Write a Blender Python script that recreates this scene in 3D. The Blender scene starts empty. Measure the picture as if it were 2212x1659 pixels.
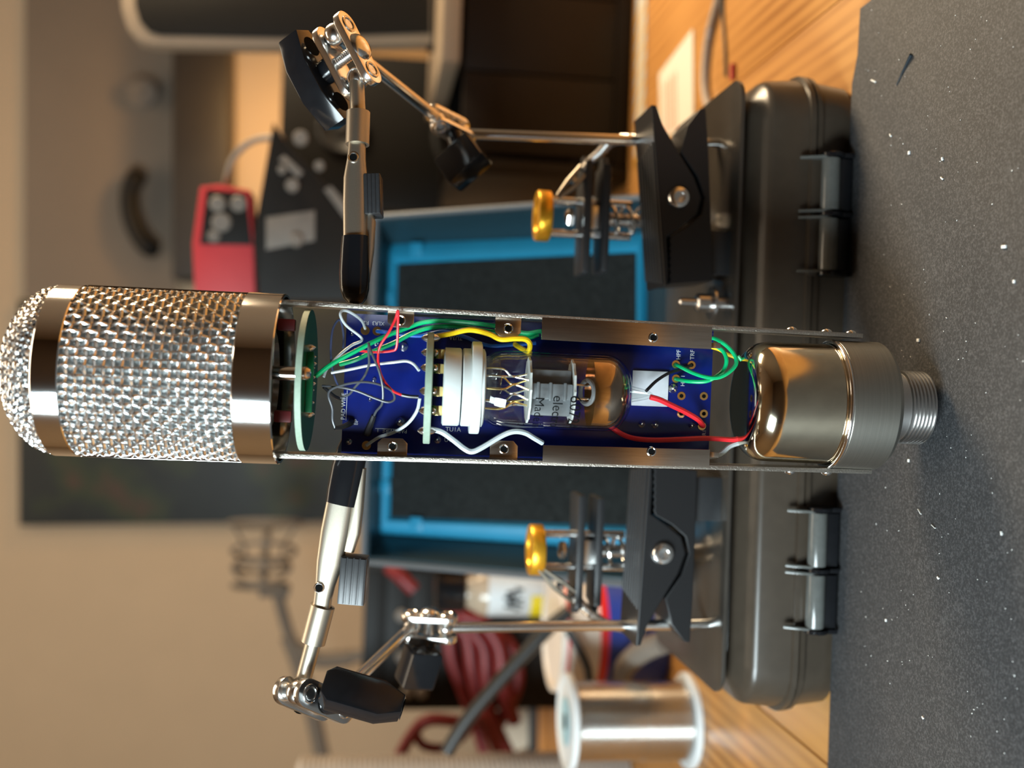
import bpy, bmesh, math, random
from mathutils import Vector, Matrix
random.seed(7)
S = 0.001                      # all sizes below are millimetres
V = Vector

# ------------------------------------------------------------------ camera
FPX, CX, CY = 2236.0, 1106.0, 829.5
PITCH, ROLL, CAMH = math.radians(8), math.radians(2), 172.7
fw = V((0, math.cos(PITCH), -math.sin(PITCH)))
dn = V((0, -math.sin(PITCH), -math.cos(PITCH)))
rt = V((1, 0, 0))
ix = dn * math.cos(ROLL) + rt * math.sin(ROLL)        # picture right (the photo lies on its side)
iu = -dn * math.sin(ROLL) + rt * math.cos(ROLL)       # picture up
CAM = V((0, 0, CAMH))
cd = bpy.data.cameras.new('camera')
cam = bpy.data.objects.new('camera', cd)
bpy.context.scene.collection.objects.link(cam)
cd.sensor_fit = 'HORIZONTAL'; cd.sensor_width = 36.0
cd.lens = FPX / 2212.0 * 36.0
cd.clip_start = 0.01; cd.clip_end = 20
M = Matrix.Identity(4)
for i in range(3):
    M[i][0] = ix[i]; M[i][1] = iu[i]; M[i][2] = -fw[i]; M[i][3] = CAM[i] * S
cam.matrix_world = M
cd.dof.use_dof = True; cd.dof.focus_distance = 0.305; cd.dof.aperture_fstop = 6.9
sc = bpy.context.scene
sc.camera = cam
sc.view_settings.view_transform = 'Standard'; sc.view_settings.look = 'None'
sc.view_settings.gamma = 1.0; sc.view_settings.use_curve_mapping = False
sc.view_settings.exposure = 0.0
sc.cycles.max_bounces = 10; sc.cycles.transparent_max_bounces = 16

# ------------------------------------------------------------------ world and lights
w = bpy.data.worlds.new('world'); sc.world = w; w.use_nodes = True
w.node_tree.nodes['Background'].inputs[0].default_value = (0.9, 0.75, 0.6, 1)
w.node_tree.nodes['Background'].inputs[1].default_value = 0.05

def area(name, loc, target, size, power, col, sy=None):
    l = bpy.data.lights.new(name, 'AREA'); l.energy = power; l.color = col
    l.shape = 'RECTANGLE'; l.size = size * S; l.size_y = (sy or size) * S
    o = bpy.data.objects.new(name, l); sc.collection.objects.link(o)
    o.location = V(loc) * S
    o.rotation_euler = (V(target) - V(loc)).to_track_quat('-Z', 'Y').to_euler()
    return o
area('cool_bench_light', (-370, -70, 330), (0, 300, 140), 240, 8.0, (0.80, 0.95, 1.0), 260)
area('warm_desk_lamp', (560, 660, 420), (60, 380, 40), 240, 8.6, (1.0, 0.76, 0.48))
area('ceiling_fill', (-40, 660, 1400), (-40, 680, 0), 950, 7.5, (1.0, 0.82, 0.60), 480)  # added fill: washes the back wall and reflects in the box lid edge
area('shelf_lamp', (330, 1090, 255), (150, 1290, 240), 60, 0.9, (1.0, 0.58, 0.22))

# ------------------------------------------------------------------ picture helpers
def ray(x, y): return fw + ix * ((x - CX) / FPX) - iu * ((y - CY) / FPX)
def atd(x, y, d): return CAM + ray(x, y) * d
def atY(x, y, Y):
    v = ray(x, y); return CAM + v * (Y / v.y)
def atZ(x, y, Z):
    v = ray(x, y); return CAM + v * ((Z - CAMH) / v.z)
def atPl(x, y, p, n):
    v = ray(x, y); return CAM + v * ((p - CAM).dot(n) / v.dot(n))
def cv(a, b, c=0): return (ix * a - iu * b + fw * c).normalized()

# ------------------------------------------------------------------ materials
MATS = {}
def nodes(name):
    m = bpy.data.materials.new(name); m.use_nodes = True
    nt = m.node_tree; b = nt.nodes['Principled BSDF']
    MATS[name] = m
    return m, nt, b
def setc(b, col, rough, metal=0.0, spec=None, coat=0, trans=0):
    b.inputs['Base Color'].default_value = (*col, 1)
    b.inputs['Roughness'].default_value = rough
    b.inputs['Metallic'].default_value = metal
    if spec is not None: b.inputs['Specular IOR Level'].default_value = spec
    if coat: b.inputs['Coat Weight'].default_value = coat
    if trans: b.inputs['Transmission Weight'].default_value = trans
def N(nt, t, **kw):
    n = nt.nodes.new(t)
    for k, v in kw.items():
        if k.startswith('i_'):
            n.inputs[k[2:].replace('_', ' ')].default_value = v
        else: setattr(n, k, v)
    return n
def coords(nt, scale=(1, 1, 1), rot=(0, 0, 0)):
    t = N(nt, 'ShaderNodeTexCoord'); mp = N(nt, 'ShaderNodeMapping')
    mp.inputs['Scale'].default_value = scale; mp.inputs['Rotation'].default_value = rot
    nt.links.new(t.outputs['Object'], mp.inputs['Vector'])
    return mp.outputs['Vector']
def mix(nt, fac, a, b):
    m = N(nt, 'ShaderNodeMix', data_type='RGBA')
    for i, v in ((6, a), (7, b)):
        if hasattr(v, 'links') or hasattr(v, 'is_linked'): nt.links.new(v, m.inputs[i])
        else: m.inputs[i].default_value = (*v, 1)
    if hasattr(fac, 'is_linked'): nt.links.new(fac, m.inputs[0])
    else: m.inputs[0].default_value = fac
    return m.outputs[2]
def ramp(nt, src, stops):
    r = N(nt, 'ShaderNodeValToRGB'); e = r.color_ramp.elements
    while len(e) < len(stops): e.new(0.5)
    for el, (p, c) in zip(e, stops):
        el.position = p; el.color = (*c, 1) if len(c) == 3 else c
    nt.links.new(src, r.inputs[0]); return r.outputs[0]
def bump(nt, b, src, strength, dist):
    n = N(nt, 'ShaderNodeBump'); n.inputs['Strength'].default_value = strength
    n.inputs['Distance'].default_value = dist * S
    nt.links.new(src, n.inputs['Height']); nt.links.new(n.outputs[0], b.inputs['Normal'])
def noise(nt, vec, scale, detail=4, rough=0.55):
    n = N(nt, 'ShaderNodeTexNoise'); n.inputs['Scale'].default_value = scale
    n.inputs['Detail'].default_value = detail; n.inputs['Roughness'].default_value = rough
    if vec: nt.links.new(vec, n.inputs['Vector'])
    return n.outputs['Fac']
def plain(name, col, rough, metal=0, grain=0.12, gscale=400, bmp=0.0, bd=0.05, **kw):
    """plain surface with a little procedural unevenness in colour and relief"""
    m, nt, b = nodes(name); setc(b, col, rough, metal, **kw)
    vec = coords(nt); f = noise(nt, vec, gscale)
    lo = tuple(c * (1 - grain) for c in col); hi = tuple(min(1, c * (1 + grain)) for c in col)
    nt.links.new(mix(nt, f, lo, hi), b.inputs['Base Color'])
    if bmp: bump(nt, b, f, bmp, bd)
    return m
m, nt, b = nodes('nickel'); setc(b, (0.62, 0.53, 0.45), 0.2, 1)
f = noise(nt, coords(nt, (2500, 600, 90)), 1.0, 4)
nt.links.new(mix(nt, f, (0.46, 0.37, 0.29), (0.76, 0.67, 0.58)), b.inputs['Base Color']); bump(nt, b, f, 0.12, 0.05)
plain('chrome', (0.90, 0.88, 0.86), 0.09, 1, grain=0.03)
plain('wire_mesh_metal', (0.93, 0.94, 0.94), 0.25, 1, grain=0.05)
plain('inner_mesh', (0.42, 0.45, 0.45), 0.45, 0.45, grain=0.5, gscale=2500, bmp=0.8, bd=0.25)
plain('cut_edge', (0.60, 0.56, 0.50), 0.30, 1, grain=0.35, gscale=2600, bmp=0.7, bd=0.2)
plain('satin_nickel', (0.50, 0.45, 0.37), 0.40, 1, grain=0.10, gscale=2500, bmp=0.15, bd=0.05)
plain('steel', (0.62, 0.61, 0.60), 0.25, 1, grain=0.08)
plain('bright_steel', (0.80, 0.79, 0.77), 0.2, 1, grain=0.05)
m, nt, b = nodes('brushed_nickel'); setc(b, (0.42, 0.40, 0.35), 0.36, 1)
f = noise(nt, coords(nt, (30, 30, 4000)), 1.0, 3)
nt.links.new(mix(nt, f, (0.34, 0.33, 0.29), (0.50, 0.48, 0.43)), b.inputs['Base Color']); bump(nt, b, f, 0.25, 0.05)
plain('can_metal', (0.66, 0.58, 0.44), 0.11, 1, grain=0.16, gscale=260)
plain('rubber_black', (0.006, 0.0065, 0.008), 0.16, bmp=0.12, bd=0.4, gscale=120, spec=0.4)
plain('black_gloss', (0.007, 0.0075, 0.009), 0.14, grain=0.3, spec=0.35)
plain('black_satin', (0.020, 0.021, 0.023), 0.38, grain=0.25, gscale=900, bmp=0.1, bd=0.05)
plain('black_powder', (0.009, 0.009, 0.010), 0.36, grain=0.3, gscale=1500, bmp=0.08, bd=0.04)
plain('black_plate', (0.040, 0.034, 0.028), 0.22, grain=0.4, gscale=60)
plain('dark_cavity', (0.004, 0.004, 0.004), 0.9, spec=0.05)
plain('box_plastic', (0.048, 0.037, 0.027), 0.30, grain=0.2, gscale=200, spec=0.42)
plain('hinge_plastic', (0.10, 0.105, 0.10), 0.17, grain=0.2)
plain('gold_anodised', (0.85, 0.43, 0.03), 0.34, 0.75, grain=0.08)
plain('gold_plate', (0.90, 0.70, 0.32), 0.2, 1, grain=0.1)
plain('solder', (0.72, 0.70, 0.68), 0.2, 1, grain=0.2, gscale=900, bmp=0.4, bd=0.3)
m, nt, b = nodes('board_blue'); setc(b, (0.003, 0.010, 0.17), 0.22, spec=0.5)
f = noise(nt, coords(nt), 130, 3)
nt.links.new(mix(nt, f, (0.002, 0.006, 0.075), (0.003, 0.012, 0.15)), b.inputs['Base Color']); bump(nt, b, f, 0.05, 0.1)
plain('board_green', (0.004, 0.10, 0.035), 0.25, grain=0.3, gscale=200)
plain('board_edge', (0.27, 0.36, 0.28), 0.6, grain=0.2, gscale=900)
plain('silk', (0.50, 0.52, 0.56), 0.6)
plain('ceramic', (0.62, 0.67, 0.66), 0.35, grain=0.04)
plain('mica', (0.75, 0.76, 0.76), 0.5, grain=0.1, gscale=1500, bmp=0.5, bd=0.3)
plain('tube_grey', (0.22, 0.23, 0.25), 0.5, 0.3, grain=0.15)
plain('ink', (0.004, 0.004, 0.004), 0.9, spec=0.05)
plain('dim_red', (0.13, 0.008, 0.01), 0.5)
plain('getter', (0.50, 0.36, 0.27), 0.09, 1, grain=0.4, gscale=90)
m, nt, b = nodes('thin_glass')
nt.nodes.remove(b); out = nt.nodes['Material Output']
tr = N(nt, 'ShaderNodeBsdfTransparent'); tr.inputs[0].default_value = (0.95, 0.96, 0.95, 1)
gl = N(nt, 'ShaderNodeBsdfGlossy'); gl.inputs['Roughness'].default_value = 0.02
lw = N(nt, 'ShaderNodeLayerWeight'); lw.inputs['Blend'].default_value = 0.5
pw = N(nt, 'ShaderNodeMath', operation='POWER'); pw.inputs[1].default_value = 4.0; nt.links.new(lw.outputs['Facing'], pw.inputs[0])
fr = N(nt, 'ShaderNodeMath', operation='MULTIPLY_ADD'); fr.inputs[1].default_value = 0.75; fr.inputs[2].default_value = 0.05; nt.links.new(pw.outputs[0], fr.inputs[0])
f = noise(nt, coords(nt), 60, 1); bp = N(nt, 'ShaderNodeBump'); bp.inputs['Strength'].default_value = 0.08; bp.inputs['Distance'].default_value = 0.0004
nt.links.new(f, bp.inputs['Height']); nt.links.new(bp.outputs[0], gl.inputs['Normal'])
ms = N(nt, 'ShaderNodeMixShader'); nt.links.new(fr.outputs[0], ms.inputs[0])
nt.links.new(tr.outputs[0], ms.inputs[1]); nt.links.new(gl.outputs[0], ms.inputs[2]); nt.links.new(ms.outputs[0], out.inputs[0])
for nm, c in dict(wire_white=(0.50, 0.55, 0.58), wire_green=(0.0, 0.40, 0.14), wire_red=(0.72, 0.02, 0.03), wire_yellow=(0.85, 0.58, 0.01),
                  wire_blue=(0.01, 0.10, 0.45), wire_slate=(0.06, 0.08, 0.17), wire_grey=(0.06, 0.065, 0.075), wire_black=(0.01, 0.01, 0.012)).items():
    plain(nm, c, 0.32, grain=0.08)
# bench mat: dark grey rubber, scuffed, with pale specks
m, nt, b = nodes('mat_rubber'); setc(b, (0.05, 0.05, 0.055), 0.75)
vec = coords(nt)
big = noise(nt, vec, 14, 6, 0.7); fine = noise(nt, vec, 1400, 2, 0.8)
c1 = mix(nt, big, (0.009, 0.0097, 0.011), (0.040, 0.042, 0.046))
c2 = mix(nt, ramp(nt, fine, [(0.45, (0, 0, 0)), (0.8, (1, 1, 1))]), c1, (0.105, 0.105, 0.11))
vo = N(nt, 'ShaderNodeTexVoronoi'); vo.inputs['Scale'].default_value = 260; nt.links.new(vec, vo.inputs['Vector'])
sp = ramp(nt, vo.outputs['Distance'], [(0.03, (1, 1, 1)), (0.06, (0, 0, 0))])
pick = ramp(nt, noise(nt, vec, 55, 2), [(0.60, (0, 0, 0)), (0.68, (1, 1, 1))])
mm = N(nt, 'ShaderNodeMath', operation='MULTIPLY'); nt.links.new(sp, mm.inputs[0]); nt.links.new(pick, mm.inputs[1])
c3 = mix(nt, mm.outputs[0], c2, (0.36, 0.37, 0.37))
st = ramp(nt, noise(nt, vec, 26, 5, 0.75), [(0.64, (0, 0, 0)), (0.80, (1, 1, 1))])
nt.links.new(mix(nt, st, c3, (0.095, 0.10, 0.105)), b.inputs['Base Color'])
bump(nt, b, fine, 0.5, 0.12)
# pine planks, grain along local x
def wood(name, rotz, a, c, dark):
    m, nt, b = nodes(name); setc(b, a, 0.42)
    vec = coords(nt, (30, 1.6, 30), (0, 0, rotz)); wv = N(nt, 'ShaderNodeTexWave', wave_type='BANDS', bands_direction='X')
    wv.inputs['Scale'].default_value = 1.6; wv.inputs['Distortion'].default_value = 3.5; wv.inputs['Detail'].default_value = 3
    wv.inputs['Detail Scale'].default_value = 1.2
    nt.links.new(vec, wv.inputs['Vector'])
    f = ramp(nt, wv.outputs['Fac'], [(0.25, (0, 0, 0)), (0.9, (1, 1, 1))])
    g = noise(nt, vec, 3, 5)
    k = N(nt, 'ShaderNodeMath', operation='MULTIPLY'); nt.links.new(f, k.inputs[0])
    nt.links.new(ramp(nt, noise(nt, coords(nt, (1, 0.35, 1)), 22, 2), [(0.35, (0.12, 0.12, 0.12)), (0.65, (0.9, 0.9, 0.9))]), k.inputs[1]); f = k.outputs[0]
    c_ = mix(nt, g, a, c); nt.links.new(mix(nt, f, c_, dark), b.inputs['Base Color'])
    bump(nt, b, f, 0.1, 0.2)
wood('pine_a', 0.0, (0.40, 0.185, 0.048), (0.52, 0.27, 0.082), (0.24, 0.095, 0.02))
wood('pine_b', 0.04, (0.42, 0.195, 0.052), (0.52, 0.265, 0.08), (0.26, 0.105, 0.023))
plain('front_wall_dark', (0.13, 0.095, 0.07), 0.85, grain=0.1, gscale=20)  # unseen front wall, coloured dark so the chrome reflects darker
plain('wall_paint', (0.49, 0.38, 0.262), 0.8, grain=0.04, gscale=20)
plain('ceiling_paint', (0.62, 0.56, 0.48), 0.85, grain=0.04, gscale=20)
plain('floor_boards', (0.16, 0.10, 0.06), 0.5, grain=0.2, gscale=30)
plain('board_brown', (0.20, 0.155, 0.115), 0.7, grain=0.12, gscale=9)
plain('shelf_dark', (0.020, 0.016, 0.013), 0.5, grain=0.3, gscale=30)
plain('screen_dark', (0.006, 0.0055, 0.005), 0.5, grain=0.3, spec=0.2)
plain('bezel_tan', (0.22, 0.17, 0.12), 0.5)
plain('cabinet_dark', (0.008, 0.0055, 0.004), 0.5, grain=0.3, gscale=20, spec=0.25)
plain('gear_black', (0.010, 0.009, 0.008), 0.5, grain=0.3, gscale=40, spec=0.22)
plain('gear_grey', (0.16, 0.14, 0.12), 0.5, grain=0.3, gscale=60)
plain('red_plastic', (0.50, 0.035, 0.04), 0.45)
plain('case_shell', (0.010, 0.030, 0.042), 0.35, grain=0.2)
plain('case_rim', (0.10, 0.11, 0.12), 0.35)
plain('case_blue', (0.012, 0.19, 0.33), 0.38, grain=0.12, gscale=60)
plain('case_foam', (0.014, 0.016, 0.016), 0.95, grain=0.8, gscale=420, bmp=0.6, bd=0.8, spec=0.1)
plain('paper', (0.60, 0.56, 0.48), 0.7, grain=0.03)
plain('red_print', (0.65, 0.20, 0.12), 0.7)
plain('tape_pale', (0.50, 0.56, 0.58), 0.6)
plain('tape_yellow', (0.62, 0.36, 0.05), 0.6)
plain('clear_plastic', (0.45, 0.40, 0.36), 0.15)
plain('spool_white', (0.72, 0.75, 0.76), 0.35, grain=0.04)
plain('spool_sticker', (0.35, 0.55, 0.62), 0.5)
plain('ribbed_pale', (0.46, 0.42, 0.385), 0.7, grain=0.15, gscale=100)
plain('tin_white', (0.72, 0.64, 0.56), 0.4)
plain('tin_red', (0.65, 0.02, 0.02), 0.4)
plain('tin_blue', (0.02, 0.05, 0.30), 0.4)
plain('label_white', (0.62, 0.66, 0.68), 0.5)
plain('label_yellow', (0.80, 0.62, 0.01), 0.5)
plain('bottle_body', (0.42, 0.33, 0.24), 0.2)
plain('cable_red', (0.17, 0.012, 0.014), 0.45, grain=0.25)
plain('cable_dark', (0.012, 0.011, 0.010), 0.45)
plain('cream', (0.60, 0.52, 0.40), 0.6)
plain('orange_wood', (0.50, 0.20, 0.04), 0.5, grain=0.15, gscale=40)
plain('fleck_white', (0.75, 0.76, 0.74), 0.5)
plain('fleck_dark', (0.02, 0.03, 0.04), 0.3)
plain('mount_dark', (0.15, 0.125, 0.10), 0.6)
m, nt, b = nodes('picture_dark'); setc(b, (0.02, 0.025, 0.025), 0.5)
f1 = noise(nt, coords(nt), 11, 3)
nt.links.new(ramp(nt, f1, [(0.30, (0.004, 0.006, 0.008)), (0.48, (0.010, 0.014, 0.014)), (0.58, (0.022, 0.032, 0.014)), (0.68, (0.070, 0.028, 0.020))]), b.inputs['Base Color'])

# ------------------------------------------------------------------ mesh builder
def frame(n):
    n = n.normalized(); a = V((0, 0, 1)) if abs(n.z) < 0.9 else V((1, 0, 0))
    u = a.cross(n).normalized(); return u, n.cross(u).normalized(), n
class MB:
    def __init__(s): s.v = []; s.f = []
    def add(s, vs, fs):
        o = len(s.v); s.v += [V(p) for p in vs]; s.f += [tuple(i + o for i in f) for f in fs]; return s
    def grid(s, rings, closed=True, cap0=True, cap1=True):
        n = len(rings[0]); o = len(s.v)
        for r in rings: s.v += [V(p) for p in r]
        for k in range(len(rings) - 1):
            a, b_ = o + k * n, o + (k + 1) * n
            for i in range(n if closed else n - 1):
                j = (i + 1) % n
                s.f.append((a + i, a + j, b_ + j, b_ + i))
        if closed and cap0: s.f.append(tuple(o + i for i in range(n))[::-1])
        if closed and cap1: s.f.append(tuple(o + (len(rings) - 1) * n + i for i in range(n)))
        return s
    def box(s, c, sz, ax=None, bev=0.0):
        X, Y, Z = ax or (V((1, 0, 0)), V((0, 1, 0)), V((0, 0, 1)))
        bm = bmesh.new(); bmesh.ops.create_cube(bm, size=1)
        for v in bm.verts: v.co = V((v.co.x * sz[0], v.co.y * sz[1], v.co.z * sz[2]))
        if bev: bmesh.ops.bevel(bm, geom=bm.edges[:], offset=bev, segments=2, affect='EDGES', profile=0.6)
        bm.verts.ensure_lookup_table()
        c = V(c)
        s.add([c + X * v.co.x + Y * v.co.y + Z * v.co.z for v in bm.verts], [tuple(q.index for q in f.verts) for f in bm.faces])
        bm.free(); return s
    def lathe(s, prof, base, axis, seg=40, a0=0, a1=None, cap0=False, cap1=False):
        """prof: list of (r, h) along axis from base"""
        u, v, n = frame(V(axis)); base = V(base); rings = []
        full = a1 is None
        for r, h in prof:
            k = seg if full else seg + 1
            rings.append([base + n * h + (u * math.cos(t) + v * math.sin(t)) * max(r, 1e-4)
                          for t in [(2 * math.pi * i / seg) if full else a0 + (a1 - a0) * i / seg for i in range(k)]])
        return s.grid(rings, full, cap0, cap1)
    def cyl(s, p0, p1, r0, r1=None, seg=20):
        p0, p1 = V(p0), V(p1)
        return s.lathe([(r0, 0), (r0 if r1 is None else r1, (p1 - p0).length)], p0, p1 - p0, seg, cap0=True, cap1=True)
    def sphere(s, c, r, seg=20, sc=(1, 1, 1), ax=None):
        X, Y, Z = ax or (V((1, 0, 0)), V((0, 1, 0)), V((0, 0, 1))); c = V(c); rings = []
        for k in range(1, seg // 2):
            t = math.pi * k / (seg // 2)
            rings.append([c + X * (r * sc[0] * math.sin(t) * math.cos(2 * math.pi * i / seg)) + Y * (r * sc[1] * math.sin(t) * math.sin(2 * math.pi * i / seg))
                          - Z * (r * sc[2] * math.cos(t)) for i in range(seg)])
        return s.grid(rings, True, True, True)
    def torus(s, c, n, R, r, seg=32, rs=10, sq=1.0):
        u, v, n = frame(V(n)); c = V(c); rings = []
        for i in range(seg):
            t = 2 * math.pi * i / seg; d = u * math.cos(t) + v * math.sin(t)
            rings.append([c + d * (R + r * math.cos(q)) + n * (r * sq * math.sin(q)) for q in [2 * math.pi * k / rs for k in range(rs)]])
        rings.append(rings[0]); return s.grid(rings, True, False, False)
    def tube(s, pts, r, seg=8, smooth=True, sub=6):
        pts = [V(p) for p in pts]
        if smooth and len(pts) > 2:
            q = []
            P = [pts[0] * 2 - pts[1]] + pts + [pts[-1] * 2 - pts[-2]]
            for k in range(1, len(P) - 2):
                for j in range(sub):
                    t = j / sub; a, b_, c, d = P[k - 1:k + 3]
                    q.append(0.5 * ((2 * b_) + (c - a) * t + (2 * a - 5 * b_ + 4 * c - d) * t * t + (3 * b_ - a - 3 * c + d) * t ** 3))
            q.append(pts[-1]); pts = q
        rings = []; u = None
        for i, p in enumerate(pts):
            tdir = (pts[min(i + 1, len(pts) - 1)] - pts[max(i - 1, 0)])
            if tdir.length < 1e-6: tdir = V((0, 0, 1))
            tdir.normalize()
            if u is None: u = frame(tdir)[0]
            u = (u - tdir * u.dot(tdir))
            u = frame(tdir)[0] if u.length < 1e-4 else u.normalized()
            v = tdir.cross(u); rr = r(i / (len(pts) - 1)) if callable(r) else r
            rings.append([p + (u * math.cos(2 * math.pi * k / seg) + v * math.sin(2 * math.pi * k / seg)) * rr for k in range(seg)])
        return s.grid(rings)
    def prism(s, poly, d0, d1, bev=0.0):
        """poly: list of 3-d points (planar); d0, d1 vectors offset of the two faces"""
        n = len(poly); a = [V(p) + V(d0) for p in poly]; b_ = [V(p) + V(d1) for p in poly]
        if not bev:
            return s.add(a + b_, [tuple(range(n))[::-1], tuple(range(n, 2 * n))] + [(i, (i + 1) % n, n + (i + 1) % n, n + i) for i in range(n)])
        bm = bmesh.new(); vs = [bm.verts.new(p) for p in a + b_]
        f0 = bm.faces.new(vs[:n][::-1]); f1 = bm.faces.new(vs[n:])
        for i in range(n): bm.faces.new((vs[i], vs[(i + 1) % n], vs[n + (i + 1) % n], vs[n + i]))
        bmesh.ops.recalc_face_normals(bm, faces=bm.faces[:])
        bmesh.ops.bevel(bm, geom=list(set(f0.edges[:] + f1.edges[:])), offset=bev, segments=2, affect='EDGES', profile=0.6)
        bm.verts.index_update()
        s.add([v.co.copy() for v in bm.verts], [tuple(q.index for q in f.verts) for f in bm.faces]); bm.free(); return s
    def loft(s, secs, seg=20, p=2.6):
        """secs: (centre, half vector s, half vector n): rounded-rectangle sections"""
        rings = []
        for c, a, b_ in secs:
            R = []
            for i in range(seg):
                t = 2 * math.pi * i / seg; ct, st = math.cos(t), math.sin(t)
                R.append(V(c) + V(a) * (abs(ct) ** (2 / p) * (1 if ct >= 0 else -1)) + V(b_) * (abs(st) ** (2 / p) * (1 if st >= 0 else -1)))
            rings.append(R)
        return s.grid(rings)
    def obj(s, name, mat, parent=None, org=None, ang=38):
        """link as ONE mesh object; org = world origin (mm) that the vertices are measured from"""
        if org is None: org = V(parent.get('_o', (0, 0, 0))) if parent else V((0, 0, 0))
        me = bpy.data.meshes.new(name)
        me.from_pydata([tuple((p - org) * S) for p in s.v], [], s.f); 
        bm = bmesh.new(); bm.from_mesh(me); bmesh.ops.recalc_face_normals(bm, faces=bm.faces[:]); bm.to_mesh(me); bm.free()
        me.materials.append(MATS[mat])
        for p in me.polygons: p.use_smooth = True
        me.set_sharp_from_angle(angle=math.radians(ang))
        o = bpy.data.objects.new(name, me); sc.collection.objects.link(o)
        if parent: o.parent = parent; ORG[o.name] = org
        else: o.location = org * S
        return o
ORG = {}
_obj = MB.obj
def mk(mb, name, mat, parent=None, org=None, ang=38, label=None):
    if org is None: org = ORG[parent.name] if parent else V((0, 0, 0))
    o = _obj(mb, name, mat, parent, V(org), ang)
    if parent is None: ORG[o.name] = V(org)
    if label: o['label'] = label
    return o
def tag(o, label, cat=None, group=None, kind=None):
    o['label'] = label
    if cat: o['category'] = cat
    if group: o['group'] = group
    if kind: o['kind'] = kind
    return o
def thing(name, label, cat, loc, group=None):
    o = bpy.data.objects.new(name, None); sc.collection.objects.link(o)
    o.location = V(loc) * S; o.empty_display_size = 0.01; ORG[o.name] = V(loc)
    return tag(o, label, cat, group)
def struct(mb, name, mat, org=(0, 0, 0)):
    o = mk(mb, name, mat, None, org); o['kind'] = 'structure'; return o
def textmesh(txt, size):
    c = bpy.data.curves.new('t', 'FONT'); c.body = txt; c.size = size; c.resolution_u = 3
    o = bpy.data.objects.new('t', c); sc.collection.objects.link(o)
    bpy.context.view_layer.update()
    me = bpy.data.meshes.new_from_object(o.evaluated_get(bpy.context.evaluated_depsgraph_get()))
    vs = [v.co.copy() for v in me.vertices]; fs = [tuple(p.vertices) for p in me.polygons]
    bpy.data.objects.remove(o); bpy.data.curves.remove(c); bpy.data.meshes.remove(me)
    return vs, fs

# ------------------------------------------------------------------ the room
def slab(name, mat, c, sz):
    return struct(MB().box(c, sz), name, mat, V(c))
slab('floor', 'floor_boards', (0, 0, -760), (3200, 3200, 20))
slab('ceiling', 'ceiling_paint', (0, 0, 1460), (3200, 3200, 20))
slab('wall_back', 'wall_paint', (0, 1310, 350), (3200, 20, 2240))
slab('wall_front', 'front_wall_dark', (0, -1510, 350), (3200, 20, 2240))
slab('wall_left', 'wall_paint', (-1510, -100, 350), (20, 2800, 2240))
slab('wall_right', 'wall_paint', (1510, -100, 350), (20, 2800, 2240))

# workbench of pine planks running away from the camera, on four legs
tb = thing('workbench', 'golden pine workbench top of wide planks under everything', 'workbench', (0, 400, -750))
xs = [-700, -560, -420, -278, -136, 6, 150, 292, 436, 580, 720]
for k in range(len(xs) - 1):
    mb = MB().box(((xs[k] + xs[k + 1]) / 2, 390, -15), (xs[k + 1] - xs[k] - 0.7, 1640, 30), bev=0.6)
    mk(mb, 'plank', 'pine_a' if k % 2 else 'pine_b', tb)
for sx in (-640, 640):
    for sy in (-340, 1120):
        mk(MB().box((sx, sy, -390), (70, 70, 720), bev=3), 'leg', 'pine_b', tb)
# ------------------------------------------------------------------ the microphone (own frame: x right, y away, z up the body)
MB_ = atd(2012, 882, 312); MT_ = atd(190, 807, 292.4)
az = (MT_ - MB_).normalized()
ay = (V((0, 1, 0)) - az * az.y).normalized(); ax_ = ay.cross(az)
mic = bpy.data.objects.new('microphone', None); sc.collection.objects.link(mic)
Mm = Matrix.Identity(4)
for i in range(3):
    Mm[i][0] = ax_[i]; Mm[i][1] = ay[i]; Mm[i][2] = az[i]; Mm[i][3] = MB_[i] * S
mic.matrix_world = Mm; ORG['microphone'] = V((0, 0, 0)); mic.empty_display_size = 0.01
tag(mic, 'opened studio tube microphone with woven chrome head, blue circuit board and glass valve', 'microphone')
def ml(x, y, yl=0.0):
    v = ray(x, y); o = CAM - MB_; k = (yl - o.dot(ay)) / v.dot(ay); q = o + v * k
    return V((q.dot(ax_), yl, q.dot(az)))
def z2(x, y, yl=0.0): return ml(580 + x / 3.687, 600 + y / 3.687, yl)
def z3(x, y, yl=0.0): return ml(1020 + x / 3.568, 640 + y / 3.568, yl)
UP = V((0, 0, 1)); XR = V((1, 0, 0)); YB = V((0, 1, 0))
# connector, base cup, base can
pr = [(0.1, 3.0), (9.0, 3.0), (9.0, 3.4)]
z = 3.4
while z < 10.6: pr += [(11.0, z + 0.2), (11.0, z + 0.55), (10.35, z + 0.8), (10.35, z + 1.05)]; z += 1.12
pr += [(10.3, 11.5), (10.3, 17)]
con = mk(MB().lathe(pr, (0, 0, 0), UP, 48), 'connector', 'steel', mic, label='threaded steel connector')
mk(MB().lathe([(8.9, 0.4), (8.9, 0.01), (7.5, 0.01), (7.5, 4), (0.1, 4)], (0, 0, 2.98), UP, 32), 'socket', 'dark_cavity', con)
cup = mk(MB().lathe([(9, 16.2), (14.5, 16.2), (18.0, 17.0), (19.1, 18.4), (19.1, 31.6), (18.7, 32.0), (17.5, 32.2)], (0, 0, 0), UP, 72), 'base_cup', 'brushed_nickel', mic)
mk(MB().torus((0, 0, 32.3), UP, 18.6, 0.75, 72, 10), 'collar_ring', 'chrome', cup)
prof = [(18.0, 32.4), (17.9, 36), (17.8, 50)]
for k in range(1, 9):
    t = math.pi / 2 * k / 8; prof.append((11.0 + 6.8 * math.cos(t), 51.0 + 7.5 * math.sin(t)))
prof += [(9.5, 58.65), (5, 58.8), (0.1, 58.8)]
mk(MB().lathe(prof, (0, 0.5, 0), UP, 72), 'base_can', 'can_metal', mic, label='polished brass-toned cap over the base')
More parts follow.
